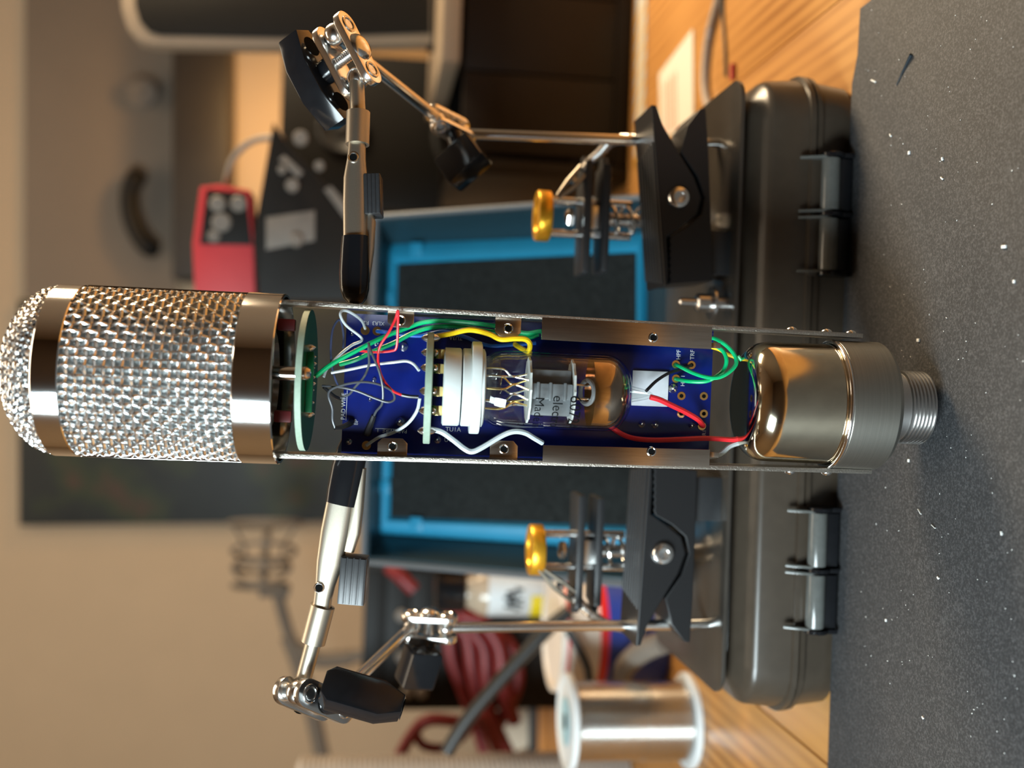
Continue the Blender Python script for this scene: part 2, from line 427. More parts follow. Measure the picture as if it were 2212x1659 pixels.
# side rails with lips, tabs and screws
for sgn, nm in ((1, 'r'), (-1, 'l')):
    x0, x1 = (20.0, 22.0) if sgn > 0 else (-18.9, -20.5)
    z0, z1 = (23.5, 197) if sgn > 0 else (19.0, 197)
    prf = [V((x0, 0, z0)), V((x0 + sgn * 1.3, 0, z0)), V((x1 + sgn * 1.3, 0, z1)), V((x1, 0, z1))]
    rail = mk(MB().prism(prf, (0, -3.2, 0), (0, 7.0, 0), 0.15), 'side_rail', 'cut_edge', mic, label='thin bright metal side rail')
    rx = lambda z: x0 + (x1 - x0) * (z - z0) / (z1 - z0)
    za, zb = (ml(1168, 700).z, ml(1532, 720).z) if sgn > 0 else (ml(1170, 970).z, ml(1527, 980).z)
    xa, xb = rx(za), rx(zb)
    wd = 5.9 if sgn > 0 else 4.6
    lip = mk(MB().prism([V((xa + sgn * 0.6, 0, za)), V((xb + sgn * 0.6, 0, zb)), V((xb - sgn * wd, 0, zb)), V((xa - sgn * wd, 0, za))], (0, -3.4, 0), (0, -2.4, 0), 0.25), 'rail_lip', 'nickel', rail)
    hp = ml(1411, 729, -3.45) if sgn > 0 else ml(1407, 975, -3.45)
    mk(MB().torus(hp, YB, 1.15, 0.3, 20, 8), 'screw_hole_rim', 'chrome', rail)
    mk(MB().cyl(hp + V((0, -0.05, 0)), hp + V((0, 0.3, 0)), 0.95, seg=16), 'screw_hole', 'dark_cavity', rail)
    ze = zb - 3.2
    mk(MB().box((rx(ze) - sgn * 3.0 if sgn < 0 else rx(ze) - 4.6, -1.4, zb - 1.6), (1.6, 0.9, 3.0), bev=0.15), 'rail_foot', 'nickel', rail)
    tabs = [((866, 689), 7.6, 4.6), ((1097, 713), 7.6, 5.6)] if sgn > 0 else [((848, 963), 8.6, 5.2), ((1088, 965), 8.2, 5.4)]
    for (tx, ty), h, wd2 in tabs:
        c = ml(tx, ty, 0.0); xe = rx(c.z)
        q = [V((xe, 0, c.z - h / 2)), V((xe, 0, c.z + h / 2)), V((xe - sgn * (wd2 - 1.4), 0, c.z + h / 2)), V((xe - sgn * wd2, 0, c.z + h / 2 - 1.4)),
             V((xe - sgn * wd2, 0, c.z - h / 2 + 1.4)), V((xe - sgn * (wd2 - 1.4), 0, c.z - h / 2))]
        tb_ = mk(MB().prism(q, (0, -1.0, 0), (0, 0.0, 0), 0.2), 'rail_tab', 'nickel', rail)
        hc = V((xe - sgn * (wd2 * 0.55), -1.05, c.z))
        mk(MB().torus(hc, YB, 1.2, 0.3, 18, 8), 'tab_hole_rim', 'chrome', rail)
        mk(MB().cyl(hc, hc + V((0, 0.2, 0)), 1.0, seg=14), 'tab_hole', 'dark_cavity', rail)
    for sxp, syp in ([(1710, 722), (1785, 728), (1838, 728)] if sgn > 0 else [(1706, 1012), (1785, 1020)]):
        c = ml(sxp, syp, 0); xe = rx(c.z) + sgn * 1.2
        mk(MB().lathe([(1.7, 0), (1.6, 0.5), (1.0, 1.05), (0.1, 1.2)], (xe, 0, c.z), V((sgn, 0, 0)), 20), 'rail_screw', 'bright_steel', rail)
# blue circuit board
PY = 8.2
zb_, zt_ = 65.5, 176.2
bd = mk(MB().box((0.15, PY + 0.8, (zb_ + zt_) / 2), (41.6, 1.6, zt_ - zb_), bev=0.1), 'circuit_board', 'board_blue', mic, label='deep blue circuit board')
def pad(p, ro=1.25, ri=0.62, hole=True):
    p = V((p.x, PY - 0.02, p.z))
    mk(MB().lathe([(ri, 0), (ri, 0.12), (ro, 0.12), (ro, 0)], p, -YB, 20), 'solder_pad', 'gold_plate', bd)
    mk(MB().cyl(p, p - YB * 0.05, ri, seg=14), 'pad_hole', 'dark_cavity' if hole else 'solder', bd)
def blob(p, r=1.3):
    p = V((p.x, PY, p.z)); a = random.random() * 3
    mk(MB().lathe([(r, 0), (r * 0.85, r * 0.35), (r * 0.4, r * 0.9), (r * 0.25, r * 1.4), (0.05, r * 1.5)], p, V((0.12 * math.cos(a), -1, 0.12 * math.sin(a))), 14), 'solder_joint', 'solder', bd)
for q in ((1570, 525), (1690, 530), (1570, 635), (1612, 768), (1785, 770), (1785, 905), (1610, 905), (1770, 1000)): pad(z3(*q, PY))
for q in ((770, 420), (865, 425), (780, 1335)): pad(z2(*q, PY), 1.35, 0.6, False)
for q, r in (((1075, 550), 1.4), ((1050, 1145), 1.5), ((840, 815), 0.8), ((810, 965), 0.8), ((640, 1305), 1.0), ((1345, 1290), 1.2), ((665, 445), 0.7), ((855, 520), 0.9), ((855, 665), 0.6)): blob(z2(*q, PY), r)
for q, r in (((1545, 710), 1.5), ((1305, 985), 1.1), ((1408, 990), 1.1), ((1690, 995), 1.0)): blob(z3(*q, PY), r)
a, b_ = z3(1235, 570, PY), z3(1502, 852, PY)
mk(MB().box(((a.x + b_.x) / 2, PY - 0.4, (a.z + b_.z) / 2), (abs(a.x - b_.x), 0.8, abs(a.z - b_.z)), bev=0.2), 'adhesive_pad', 'silk', bd, label='pale adhesive pad')
def silk(txt, p, d, h):
    """p start of the baseline; d reading direction as (x, z)"""
    vs, fs = textmesh(txt, h / 0.72); up = (-d[1], d[0])
    mb = MB().add([V((p.x + d[0] * v.x + up[0] * v.y, PY - 0.03, p.z + d[1] * v.x + up[1] * v.y)) for v in vs], fs)
    return mk(mb, 'board_lettering', 'silk', bd)
silk('XLR3  R2', z2(925, 352, PY), (0, 1), 1.15)
silk('PAD WIRE', z2(608, 1132, PY), (1, 0), 1.25)
silk('BP', z2(712, 1175, PY), (1, 0), 1.2)
silk('PAD WIRE  1', z2(1105, 1210, PY), (0, 1), 1.15)
silk('TU1A', z2(1408, 1222, PY), (0, -1), 1.35)
silk('U1', z2(1398, 1306, PY), (0, -1), 1.3)
silk('CHASSIS  GND', z2(1560, 385, PY), (0, 1), 1.1)
silk('TU3A', z2(1545, 470, PY), (0, 1), 1.15)
silk('HPF', z3(1604, 490, PY), (1, 0), 1.3)
silk('TRF', z3(1710, 490, PY), (1, 0), 1.3)
silk('HP 1', z3(1636, 695, PY), (1, 0), 1.25)
silk('R1', z3(1800, 1075, PY), (1, 0), 1.2)
def sline(p, q, t=0.16):
    d = (q - p); mk(MB().box((p + q) / 2 + V((0, -0.03, 0)), (max(abs(d.x), t), 0.04, max(abs(d.z), t))), 'board_line', 'silk', bd)
sline(z2(617, 1135, PY), V((z2(617, 895, PY).x, PY, z2(617, 1135, PY).z)))
sline(z2(850, 1200, PY), V((z2(850, 1200, PY).x, PY, z2(1020, 1200, PY).z)))
# green disc under the head, with solder lumps, terminal strip and post
ZD = 186.2
disc = mk(MB().lathe([(0.1, -0.85), (20.3, -0.85)], (0.7, 0.6, ZD), UP, 64), 'capsule_board', 'board_green', mic, label='round green circuit board under the head')
mk(MB().lathe([(20.3, -0.85), (20.35, -0.8), (20.35, 0.8), (20.3, 0.85), (0.1, 0.85)], (0.7, 0.6, ZD), UP, 64), 'board_edge', 'board_edge', disc)
mk(MB().box((0.2, -8.0, ZD - 1.9), (17, 2.2, 1.9), bev=0.2), 'terminal_strip', 'board_green', disc)
for i in range(9):
    q = ((400, 560), (385, 635), (420, 690), (395, 725), (430, 800), (460, 850), (390, 900), (400, 1000), (385, 1090))[i]
    p = z2(*q, -2 + (i % 3) * 2); 
    mk(MB().lathe([(1.0, 0), (0.8, 0.7), (0.3, 1.4), (0.1, 1.7)], (p.x, p.y, ZD - 0.9), V((0.1, -0.2, -1)), 12), 'solder_joint', 'solder', disc)
post = mk(MB().cyl((ml(610, 806, -15).x, -15, ZD + 0.8), (ml(610, 806, -15).x, -15, ZD + 16), 1.95, seg=24), 'head_post', 'chrome', mic)
px_ = ml(650, 806, -15).x
mk(MB().lathe([(1.9, 0), (1.8, -1.0), (1.2, -1.9), (0.1, -2.1)], (px_, -15, ZD - 0.85), UP, 20), 'post_screw', 'nickel', post)
# head: ring, woven basket, upper band, dome
HX = 0.75
def head_ring(name, R, za, zc, th, mat='chrome'):
    return mk(MB().lathe([(R - th, za), (R - 0.25, za), (R, za + 0.3), (R, zc - 0.3), (R - 0.25, zc), (R - th, zc), (R - th, za)], (HX, 0, 0), UP, 96), name, mat, mic)
head_ring('head_collar', 24.4, 192.6, 203.0, 0.9)
head_ring('head_band', 24.2, 247.3, 254.4, 0.9)
RW, ZA, ZB = 23.0, 202.5, 248.0
NA, NH, WR, AMP = 60, 19, 0.55, 0.50
wv = MB()
for k in range(NA):
    t = 2 * math.pi * (k + 0.5) / NA; d = V((math.cos(t), math.sin(t), 0)); pts = []
    for j in range(NH * 4 + 1):
        zz = ZA + (ZB - ZA) * j / (NH * 4)
        pts.append(V((HX, 0, zz)) + d * (RW + AMP * math.cos(math.pi * j / 4) * (1 if k % 2 else -1)))
    wv.tube(pts, WR, 6, smooth=False)
for h in range(NH + 1):
    zz = ZA + (ZB - ZA) * h / NH; pts = []
    for j in range(NA * 4 + 1):
        t = 2 * math.pi * j / (NA * 4)
        c = math.cos(math.pi * (j - 2) / 4)
        pts.append(V((HX + math.cos(t) * (RW + AMP * c * (1 if h % 2 else -1)), math.sin(t) * (RW + AMP * c * (1 if h % 2 else -1)), zz)))
    wv.tube(pts, WR, 6, smooth=False)
bk = mk(wv, 'woven_basket', 'wire_mesh_metal', mic, label='woven chrome wire basket'); bk['kind'] = 'stuff'
mk(MB().lathe([(RW - 1.0, 203), (RW - 1.0, 248)], (HX, 0, 0), UP, 72), 'inner_mesh', 'inner_mesh', mic, label='fine inner mesh behind the wires')
# dome: woven sheet pressed over a cap
wd_ = MB(); DR, DH = 22.9, 14.2
def domept(u, v, a=0.0):
    r = math.hypot(u, v); k = 1.0 if r < 1e-6 else math.sin(r) / r
    nrm = V((k * u, k * v, math.cos(r) * 0.9)).normalized()
    return V((HX + DR * k * u, DR * k * v, 254.0 + DH * math.cos(r))) + nrm * a
LIM = math.pi / 2 * 0.985; PU = 0.108
n = int(LIM / PU) + 1
for dirn in (0, 1):
    for i in range(-n, n + 1):
        c = (i + 0.5) * PU
        if abs(c) > LIM - 0.03: continue
        L = math.sqrt(LIM * LIM - c * c); pts = []; K = max(6, int(2 * L / PU * 4))
        for j in range(K + 1):
            s_ = -L + 2 * L * j / K
            a = AMP * math.cos(math.pi * (s_ / PU - 0.5)) * (1 if (i + dirn) % 2 else -1)
            pts.append(domept(s_, c, a) if dirn else domept(c, s_, a))
        wd_.tube(pts, WR, 6, smooth=False)
dm = mk(wd_, 'woven_dome', 'wire_mesh_metal', mic, label='woven chrome wire dome'); dm['kind'] = 'stuff'
mk(MB().lathe([((DR - 1.1) * math.sin(t), 253.9 + (DH - 1.1) * math.cos(t)) for t in [math.pi / 2 * (1 - k / 16) for k in range(17)]], (HX, 0, 0), UP, 60), 'inner_dome', 'inner_mesh', mic)
for sgn in (1, -1):
    mk(MB().box((HX + sgn * 23.75, 0, 225.2), (0.9, 3.4, 45), bev=0.2), 'head_strut', 'chrome', mic)
# black capsule saddle inside the collar
sd = mk(MB().lathe([(0.1, 196), (14, 196), (15.5, 197), (15.5, 206), (0.1, 206)], (0.7, 1, 0), UP, 40), 'capsule_saddle', 'black_gloss', mic)
for q, c in (((600, 700), 'dim_red'), ((605, 900), 'dim_red')):
    p = ml(*q, -6)
    mk(MB().box((p.x, -3, 192.0), (3.4, 3, 5), bev=0.6), 'capacitor', c, sd)

# valve socket, upside-down valve
TX, TY = 0.55, -3.6
sk = mk(MB().lathe([(0.1, -1), (15.9, -1), (16.1, -0.8), (16.1, 0.8), (15.9, 1), (0.1, 1)], (-0.1, -1.5, 151.2), UP, 56), 'socket_board', 'board_edge', mic, label='small green board edge-on above the valve socket')
mk(MB().lathe([(0.1, 0), (15.7, 0)], (-0.1, -1.5, 150.17), UP, 56), 'board_face', 'board_green', sk)
cer = mk(MB().lathe([(0.1, 147.2), (10.6, 147.2), (11.2, 146.8), (11.2, 142.6), (10.9, 142.2), (0.1, 142.2)], (TX, TY, 0), UP, 56), 'valve_socket', 'ceramic', mic, label='white ceramic valve socket')
mk(MB().lathe([(0.1, 141.8), (10.9, 141.8), (11.2, 141.5), (11.2, 135.7), (10.4, 135.3), (8, 135.3)], (TX, TY, 0), UP, 56), 'lower_ring', 'ceramic', cer)
q = []
for k in range(40):
    t = 2 * math.pi * k / 40; c, s_ = math.cos(t), math.sin(t)
    q.append(V((TX + 13.3 * (abs(c) ** 0.75) * (1 if c > 0 else -1), TY + 11.5 * s_, 0)))
mk(MB().prism(q, (0, 0, 136.4), (0, 0, 139.3), 0.5), 'flange', 'ceramic', cer)
for q_, r in (((1340, 600), -6), ((1340, 720), -9), ((1340, 905), -11), ((1330, 1060), -9)):
    p = z2(q_[0], q_[1], r)
    tab = [(r - 1.6, 150.2), (r - 3.0, 149.2), (r - 3.2, 148.2), (r - 2.2, 147.3), (r - 0.2, 146.9)]
    mb = MB()
    for (ya, za2), (yb2, zb2) in zip(tab[:-1], tab[1:]):
        d = V((0, yb2 - ya, zb2 - za2)); mb.box(V((p.x * 0.97, (ya + yb2) / 2, (za2 + zb2) / 2)), (2.7, 0.35, d.length + 0.25), (XR, d.normalized().cross(XR), d.normalized()), 0.1)
    mk(mb, 'contact_tab', 'gold_plate', cer)
    mk(MB().lathe([(1.3, 0), (0.9, 0.9), (0.2, 1.6)], (p.x, r - 1.5, 152.1), UP, 12), 'solder_joint', 'solder', sk)
    mk(MB().sphere((p.x, r - 2.4, 149.6), 1.15, 12), 'solder_joint', 'solder', sk)
for q_ in ((1215, 480), (1215, 1215), (1300, 1215), (1300, 480)):
    p = z2(q_[0], q_[1], -6)
    mk(MB().lathe([(1.2, 0), (0.9, 0.9), (0.2, 1.7)] if q_[0] < 1250 else [(1.2, 0), (0.9, -0.9), (0.2, -1.7)], (p.x, -8, 152.1 if q_[0] < 1250 else 150.2), UP, 12), 'solder_joint', 'solder', sk)
RG = 11.15
gp = [(9.0, 135.0), (9.9, 134.2), (10.7, 132.4), (RG, 129.5), (RG, 100.2)]
for k in range(1, 9):
    t = math.pi / 2 * k / 8; gp.append((2.6 + (RG - 2.6) * math.cos(t), 100.2 - 7.4 * math.sin(t)))
gp += [(2.2, 91.6), (1.9, 90), (1.3, 87.6), (0.5, 86.2), (0.15, 85.9)]
tubeo = mk(MB().lathe(gp, (TX, TY, 0), UP, 72), 'valve_glass', 'thin_glass', mic, label='clear glass vacuum valve hanging pins-up')
mk(MB().lathe([(max(0.1, r - 0.7), z + (0.5 if z < 100 else 0)) for r, z in gp], (TX, TY, 0), UP, 60), 'inner_wall', 'thin_glass', tubeo)
def mica(zm, R, seed):
    rnd = random.Random(seed); rr = []
    for k in range(48):
        rr.append(R * (1 if k % 4 else 1.05) * (0.97 + 0.03 * rnd.random()))
    poly = [V((TX + rr[k] * math.cos(2 * math.pi * k / 48), TY + rr[k] * math.sin(2 * math.pi * k / 48), zm)) for k in range(48)]
    mk(MB().prism(poly, (0, 0, -0.3), (0, 0, 0.3)), 'mica_disc', 'mica', tubeo)
zm1, zm2 = ml(1147, 845, TY - 9).z, ml(1243, 848, TY - 9).z
mica(zm1, 9.3, 1); mica(zm2, 8.9, 2)
zc, hz = (zm1 + zm2) / 2, (zm1 - zm2) - 0.8
for sx_, wid, dep in ((3.6, 5.0, 9.5), (-4.2, 6.0, 9.5)):
    mk(MB().box((TX + sx_, TY + 1.0, zc), (wid, dep, hz), bev=0.9), 'valve_plate', 'tube_grey', tubeo)
fp = MB().box((TX - 0.2, TY - 5.2, zc), (4.6, 4.0, hz), bev=0.6)
for k in (-0.3, 0.05, 0.35): fp.box((TX - 0.2, TY - 5.6, zc + hz * k), (5.2, 4.4, 0.9), bev=0.3)
mk(fp, 'valve_plate', 'tube_grey', tubeo)
for k in range(9):
    t = 2 * math.pi * (k + 0.5) / 10; r = 6.0
    mk(MB().tube([V((TX + r * math.cos(t), TY + r * math.sin(t), 136)), V((TX + r * math.cos(t), TY + r * math.sin(t), 130)),
                  V((TX + 4.5 * math.cos(t + 0.3), TY + 4.5 * math.sin(t + 0.3), 127)), V((TX + 4.8 * math.cos(t), TY + 4.8 * math.sin(t), zm1))], 0.32, 6), 'lead_wire', 'gold_plate' if k % 2 else 'bright_steel', tubeo)
mk(MB().lathe([(8.6, 134.5), (9.4, 132.6), (9.2, 131.2), (6, 130.6), (0.1, 130.9)], (TX, TY, 0), UP, 40), 'stem_press', 'thin_glass', tubeo)
for k in range(4):
    t = math.pi * (0.25 + 0.5 * k)
    mk(MB().cyl((TX + 3 * math.cos(t), TY + 3 * math.sin(t), zm2), (TX + 2.6 * math.cos(t), TY + 2.6 * math.sin(t), zm2 - 5), 0.3, seg=6), 'support_rod', 'bright_steel', tubeo)
mk(MB().torus((TX, TY - 0.5, zm2 - 4.6), V((0, -0.5, 1)), 3.4, 0.7, 28, 8), 'getter_ring', 'tube_grey', tubeo)
mk(MB().lathe([(RG - 0.75, 104.6), (RG - 0.75, 100.4)] + [(2.4 + (RG - 3.2) * math.cos(math.pi / 2 * k / 8), 100.4 - 6.6 * math.sin(math.pi / 2 * k / 8)) for k in range(1, 6)], (TX, TY, 0), UP, 60), 'getter_mirror', 'getter', tubeo)
def tubetext(txt, h, phi0, zbase):
    vs, fs = textmesh(txt, h / 0.72); R = RG + 0.04
    # cut long text edges finely enough to follow the glass
    mb = MB().add([V((TX - R * math.sin(phi0 + v.x / R), TY - R * math.cos(phi0 + v.x / R), zbase - v.y)) for v in vs], fs)
    mk(mb, 'valve_lettering', 'ink', tubeo)
tubetext('6072A', 3.4, 0.08, ml(1232, 868, TY - 11).z)
tubetext('electro', 2.9, 0.10, ml(1195, 870, TY - 11).z)
tubetext('Made in', 2.7, 0.16, ml(1156, 878, TY - 11).z)
tubetext('2', 2.0, 1.02, ml(1118, 920, TY - 6).z)

# wires
def wire(pts, r, mat, conv=z2, nm='wire'):
    return mk(MB().tube([conv(*p) for p in pts], r, 8), nm, mat, mic)
w_ = 0.42
wire([(770, 405, 7.9), (740, 340, 4), (650, 275, 0), (590, 262, -2), (573, 300, -3), (620, 380, -2), (745, 487, 1), (660, 540, 2), (560, 620, 1), (470, 720, 0), (440, 790, -1)], w_, 'wire_white')
wire([(595, 560, 6), (597, 450, 5), (570, 335, 4), (515, 400, 2), (497, 550, 1), (505, 700, 2), (530, 800, 3), (560, 870, 6)], 0.33, 'wire_slate')
wire([(375, 785, -3), (500, 690, -3), (700, 580, -2), (900, 480, 0), (1100, 400, 2), (1250, 352, 3), (1450, 345, 3), (1700, 370, 3), (1850, 395, 4), (2040, 440, 4), (2150, 428, 4), (2250, 420, 5)], 0.68, 'wire_green')
wire([(570, 690, 4), (700, 650, 2), (850, 580, 2), (1000, 518, 2), (1150, 440, 3), (1300, 395, 4), (1500, 387, 5), (1700, 420, 5), (1850, 440, 5), (2050, 478, 5), (2150, 450, 5)], 0.68, 'wire_green')
wire([(865, 425, 7.9), (920, 432, 6), (1050, 450, 6), (1210, 462, 6), (1390, 430, 6), (1560, 470, 6), (1750, 540, 6), (1950, 532, 6), (2130, 520, 6)], 0.6, 'wire_blue')
wire([(1320, 470, -3), (1450, 446, -5), (1570, 418, -6), (1650, 420, -6), (1760, 450, -6), (1850, 490, -7), (1960, 485, -7), (2050, 492, -6), (2083, 535, -4), (2065, 585, 0), (2000, 555, 3), (1960, 530, 6)], 0.78, 'wire_yellow')
wire([(690, 570, 5), (720, 580, 2), (850, 592, -1), (980, 582, -3), (1020, 550, -4), (1030, 400, -6), (1032, 262, -7), (1010, 330, -6), (960, 430, -6), (890, 540, -5), (873, 620, -4), (880, 720, -4), (920, 820, -5), (990, 900, -6), (1070, 937, -7)], 0.38, 'wire_red')
wire([(1060, 933, -7), (1120, 945, -7), (1195, 950, -7)], 0.52, 'wire_black', nm='wire_sleeve')
wire([(500, 757, -1), (650, 730, -2), (820, 695, -3), (1000, 673, -4), (1095, 664, -4), (1155, 688, -4), (1200, 740, -5)], w_, 'wire_white')
wire([(800, 520, -6), (797, 600, -5), (800, 690, -4), (760, 790, -2), (690, 870, 0), (640, 930, 3), (560, 960, 5)], 0.36, 'wire_grey')
wire([(795, 520, -6), (822, 600, -7), (880, 740, -7), (910, 880, -6), (905, 1000, -4), (860, 1060, 0), (840, 1100, 3)], 0.36, 'wire_grey')
wire([(840, 1095, 3), (825, 1140, 4), (800, 1200, 6), (790, 1240, 7.5)], lambda t: 0.75 + 0.45 * t, 'wire_black', nm='wire_sleeve')
wire([(430, 860, -1), (560, 870, -4), (700, 900, -5), (850, 960, -5), (950, 990, -5), (1003, 965, -5), (980, 900, -6), (880, 850, -6), (750, 830, -6), (600, 852, -5), (500, 890, -4), (478, 940, -2), (508, 1040, 0), (510, 1130, 2), (530, 1195, 3)], 0.36, 'wire_grey')
wire([(525, 1197, 3), (580, 1190, 4), (640, 1165, 6), (660, 1150, 7.6)], lambda t: 0.6 + 0.4 * t, 'wire_black', nm='wire_sleeve')
wire([(440, 870, 0), (520, 940, 3), (570, 965, 5)], 0.5, 'wire_black')
wire([(1205, 960, -4), (1182, 1060, -3), (1110, 1160, 0), (1000, 1230, 3), (880, 1270, 6), (780, 1335, 8)], 0.5, 'wire_white')
wire([(1290, 1205, -5), (1380, 1230, -4), (1480, 1300, -4), (1560, 1362, -5), (1620, 1385, -5), (1700, 1352, -5), (1850, 1262, -5), (1950, 1225, -5), (2040, 1235, -4), (2120, 1280, -2), (2180, 1315, 0)], 0.78, 'wire_white')
wire([(1570, 525, 7.9), (1600, 540, 5), (1700, 590, 1), (1800, 622, -1), (1890, 628, -2), (1970, 592, -2), (2030, 530, -1), (2030, 470, 0), (1980, 400, 1), (1900, 340, 2), (1830, 320, 3), (1700, 330, 4)], 0.62, 'wire_green', z3)
wire([(1570, 635, 7.9), (1610, 645, 5), (1680, 656, 2), (1800, 655, 0), (1890, 612, 0), (1942, 560, 0), (1960, 490, 0), (1930, 420, 1), (1850, 372, 2), (1720, 350, 4)], 0.62, 'wire_green', z3)
wire([(1720, 370, 4), (1850, 395, 4), (1910, 415, 4), (1960, 445, 4.5), (2050, 480, 4)], 0.5, 'wire_yellow', z3)
wire([(2050, 460, 3), (2090, 520, 3), (2125, 620, 1), (2145, 700, 0)], 0.5, 'wire_green', z3)
wire([(1340, 730, 2), (1420, 652, 4), (1520, 590, 5), (1610, 563, 6.5), (1690, 530, 8)], 0.5, 'wire_black', z3)
wire([(1372, 776, TY), (1440, 795, TY + 0.3), (1520, 832, -2), (1640, 890, 1), (1740, 950, 4), (1780, 1000, 8)], 0.82, 'wire_red', z3)
wire([(1040, 985, 5), (1150, 1060, 4), (1250, 1095, 3), (1400, 1108, 3), (1600, 1103, 3), (1800, 1095, 3), (2000, 1105, 3), (2060, 1095, 3)], 0.8, 'wire_red', z3)
wire([(1800, 1240, 3), (1870, 1232, 3), (1930, 1205, 3), (1990, 1155, 3), (2080, 1125, 3)], 0.75, 'wire_white', z3)
# ------------------------------------------------------------------ bench mat, dust, storage box
def rrect(x0, x1, y0, y1, r, z=0, n=6):
    out = []
    for cx, cy, a in ((x1 - r, y1 - r, 0), (x0 + r, y1 - r, 90), (x0 + r, y0 + r, 180), (x1 - r, y0 + r, 270)):
        for k in range(n + 1):
            t = math.radians(a + 90 * k / n); out.append(V((cx + r * math.cos(t), cy + r * math.sin(t), z)))
    return out
c0, c1 = atZ(1880, 0, 4), atZ(1800, 1659, 4)
nr = atZ(1853, 0, 4)
poly = [V((c0.x + 9, -60, 0)), V((c0.x + 2, c0.y - 3, 0)), V((c0.x, c0.y, 0)), V((atZ(1857, 18, 4).x, atZ(1857, 18, 4).y, 0)), V((atZ(1851, 120, 4).x, atZ(1851, 120, 4).y, 0)), V((112, 351.8, 0)), V((c1.x, 352.2, 0)), V((-320, 352.4, 0)), V((-320, -60, 0))]
mt = mk(MB().prism([p + V((0, 0, 0)) for p in poly], (0, 0, 0.02), (0, 0, 4), 0.5), 'bench_mat', 'mat_rubber', None, (0, 140, 0))
tag(mt, 'dark grey speckled rubber bench mat in the foreground', 'mat')
fl = MB(); rnd = random.Random(3)
def fleck(x, y, lx, ly, ang, h=0.5):
    p = atZ(x, y, 4.0); u = V((math.cos(ang), math.sin(ang), 0)); v = V((-u.y, u.x, 0))
    fl.box(p + V((0, 0, h / 2)), (lx, ly, h), (u, v, V((0, 0, 1))), bev=min(h, ly) * 0.3)
for x, y, lx, ly, a in ((2170, 533, 1.9, 0.9, 1.5), (1888, 175, 3.4, 0.5, 1.1), (2037, 343, 1.0, 0.7, 0.3), (2036, 385, 1.3, 0.5, 0.9), (1925, 292, 1.2, 0.5, 0.7), (1985, 735, 1.4, 1.0, 1.5),
                        (1964, 995, 1.0, 0.7, 0), (1915, 1340, 0.9, 0.6, 0), (2028, 1248, 0.9, 0.7, 1), (1995, 1550, 0.9, 0.6, 1), (2192, 608, 0.9, 0.7, 0), (1965, 330, 1.1, 0.9, 0), (2165, 1152, 1.1, 0.5, 0.3), (2018, 1137, 2.2, 0.25, 1.2), (1988, 1105, 2.2, 0.25, 0.9)):
    fleck(x, y, lx, ly, a)
for k in range(130):
    fleck(1860 + rnd.random() * 352, rnd.random() * 1659, 0.15 + rnd.random() ** 2 * 0.45, 0.12 + rnd.random() * 0.15, rnd.random() * 3, 0.15)
f_ = mk(fl, 'dust_fleck', 'fleck_white', None, (0, 250, 4)); tag(f_, 'white dust flecks and solder crumbs scattered over the grey mat', 'dust', kind='stuff')
p = atZ(1945, 140, 4.1)
cl = mk(MB().tube([atZ(1968, 118, 4.6), atZ(1960, 134, 4.4), atZ(1948, 158, 4.25), atZ(1936, 184, 4.25)], lambda t: 0.55 - 0.4 * t, 6), 'wire_clipping', 'fleck_dark', None, p)
tag(cl, 'dark twisted wire clipping lying near the far right corner of the mat', 'wire clipping')

BX0, BX1, BY0, BY1 = -117.5, 117.5, 352, 451
sb = thing('storage_box', 'low smoky black plastic box with hinged lid under the helping-hand stand', 'box', (0, 400, 0))
def rings(levels, r):
    return [rrect(BX0 + i, BX1 - i, BY0 + i, BY1 - i, max(2, r - i), z) for z, i in levels]
mk(MB().grid(rings([(0.1, 4), (1.5, 2.2), (14.0, 0.8), (14.2, -0.6), (16.0, -0.9), (16.2, 0.3)], 19)), 'box_body', 'box_plastic', sb)
mk(MB().grid(rings([(16.5, 0.3), (16.8, -1.0), (18.6, -0.9), (19.0, 0.6), (30.6, 1.8), (32.0, 2.4), (33.0, 3.6), (37.6, 11.4), (38.2, 13.5)], 19)), 'box_lid', 'box_plastic', sb)
mk(MB().grid(rings([(38.0, 13), (39.6, 13.5), (40.6, 15)], 24)), 'lid_panel', 'black_plate', sb)
def hinge(yc, x0):
    """yc: picture rows of the barrel ends; built on the front wall of the box"""
    h = None
    Yh = 348.0
    P = [atY(x0, y, Yh) for y in yc]
    xa, xb = sorted((P[0].x, P[1].x)); zc = (P[0].z + P[1].z) / 2; L = xb - xa
    h = mk(MB().box(((xa + xb) / 2, 351.2, zc + 1.5), (L + 1, 2.0, 9.0), bev=0.4), 'hinge', 'box_plastic', sb, label='clear-barrelled plastic hinge on the front of the box')
    seg = (L - 5.5) / 2
    for k in (0, 1):
        a = xa + 1.2 + k * (seg + 3.1)
        mk(MB().lathe([(0.1, 0), (3.2, 0), (3.3, 0.3), (3.3, seg - 0.3), (3.2, seg), (0.1, seg)], (a, 347.4, zc), XR, 28), 'hinge_barrel', 'hinge_plastic', h)
        mk(MB().box((a + seg / 2, 347.8, zc - 4.9), (seg, 3.2, 5.0), bev=0.5), 'hinge_leaf', 'black_gloss', h)
        for e in (a - 0.4, a + seg + 0.4):
            mk(MB().prism([V((e, 351, zc + 10.0)), V((e, 350, zc + 10.4)), V((e, 345.5, zc + 3.2)), V((e, 345.5, zc)), V((e, 351, zc))], (-0.45, 0, 0), (0.45, 0, 0), 0.15), 'hinge_fin', 'hinge_plastic', h)
    for e in (xa, xa + seg + 2.75, xb):
        mk(MB().lathe([(0.1, -0.8), (3.9, -0.8), (4.2, -0.5), (4.2, 0.5), (3.9, 0.8), (0.1, 0.8)], (e, 347.6, zc - 0.6), XR, 24), 'hinge_knuckle', 'black_gloss', h)
        mk(MB().box((e, 348.4, zc - 5.0), (1.7, 5.5, 6.0), bev=0.4), 'knuckle_foot', 'black_gloss', h)
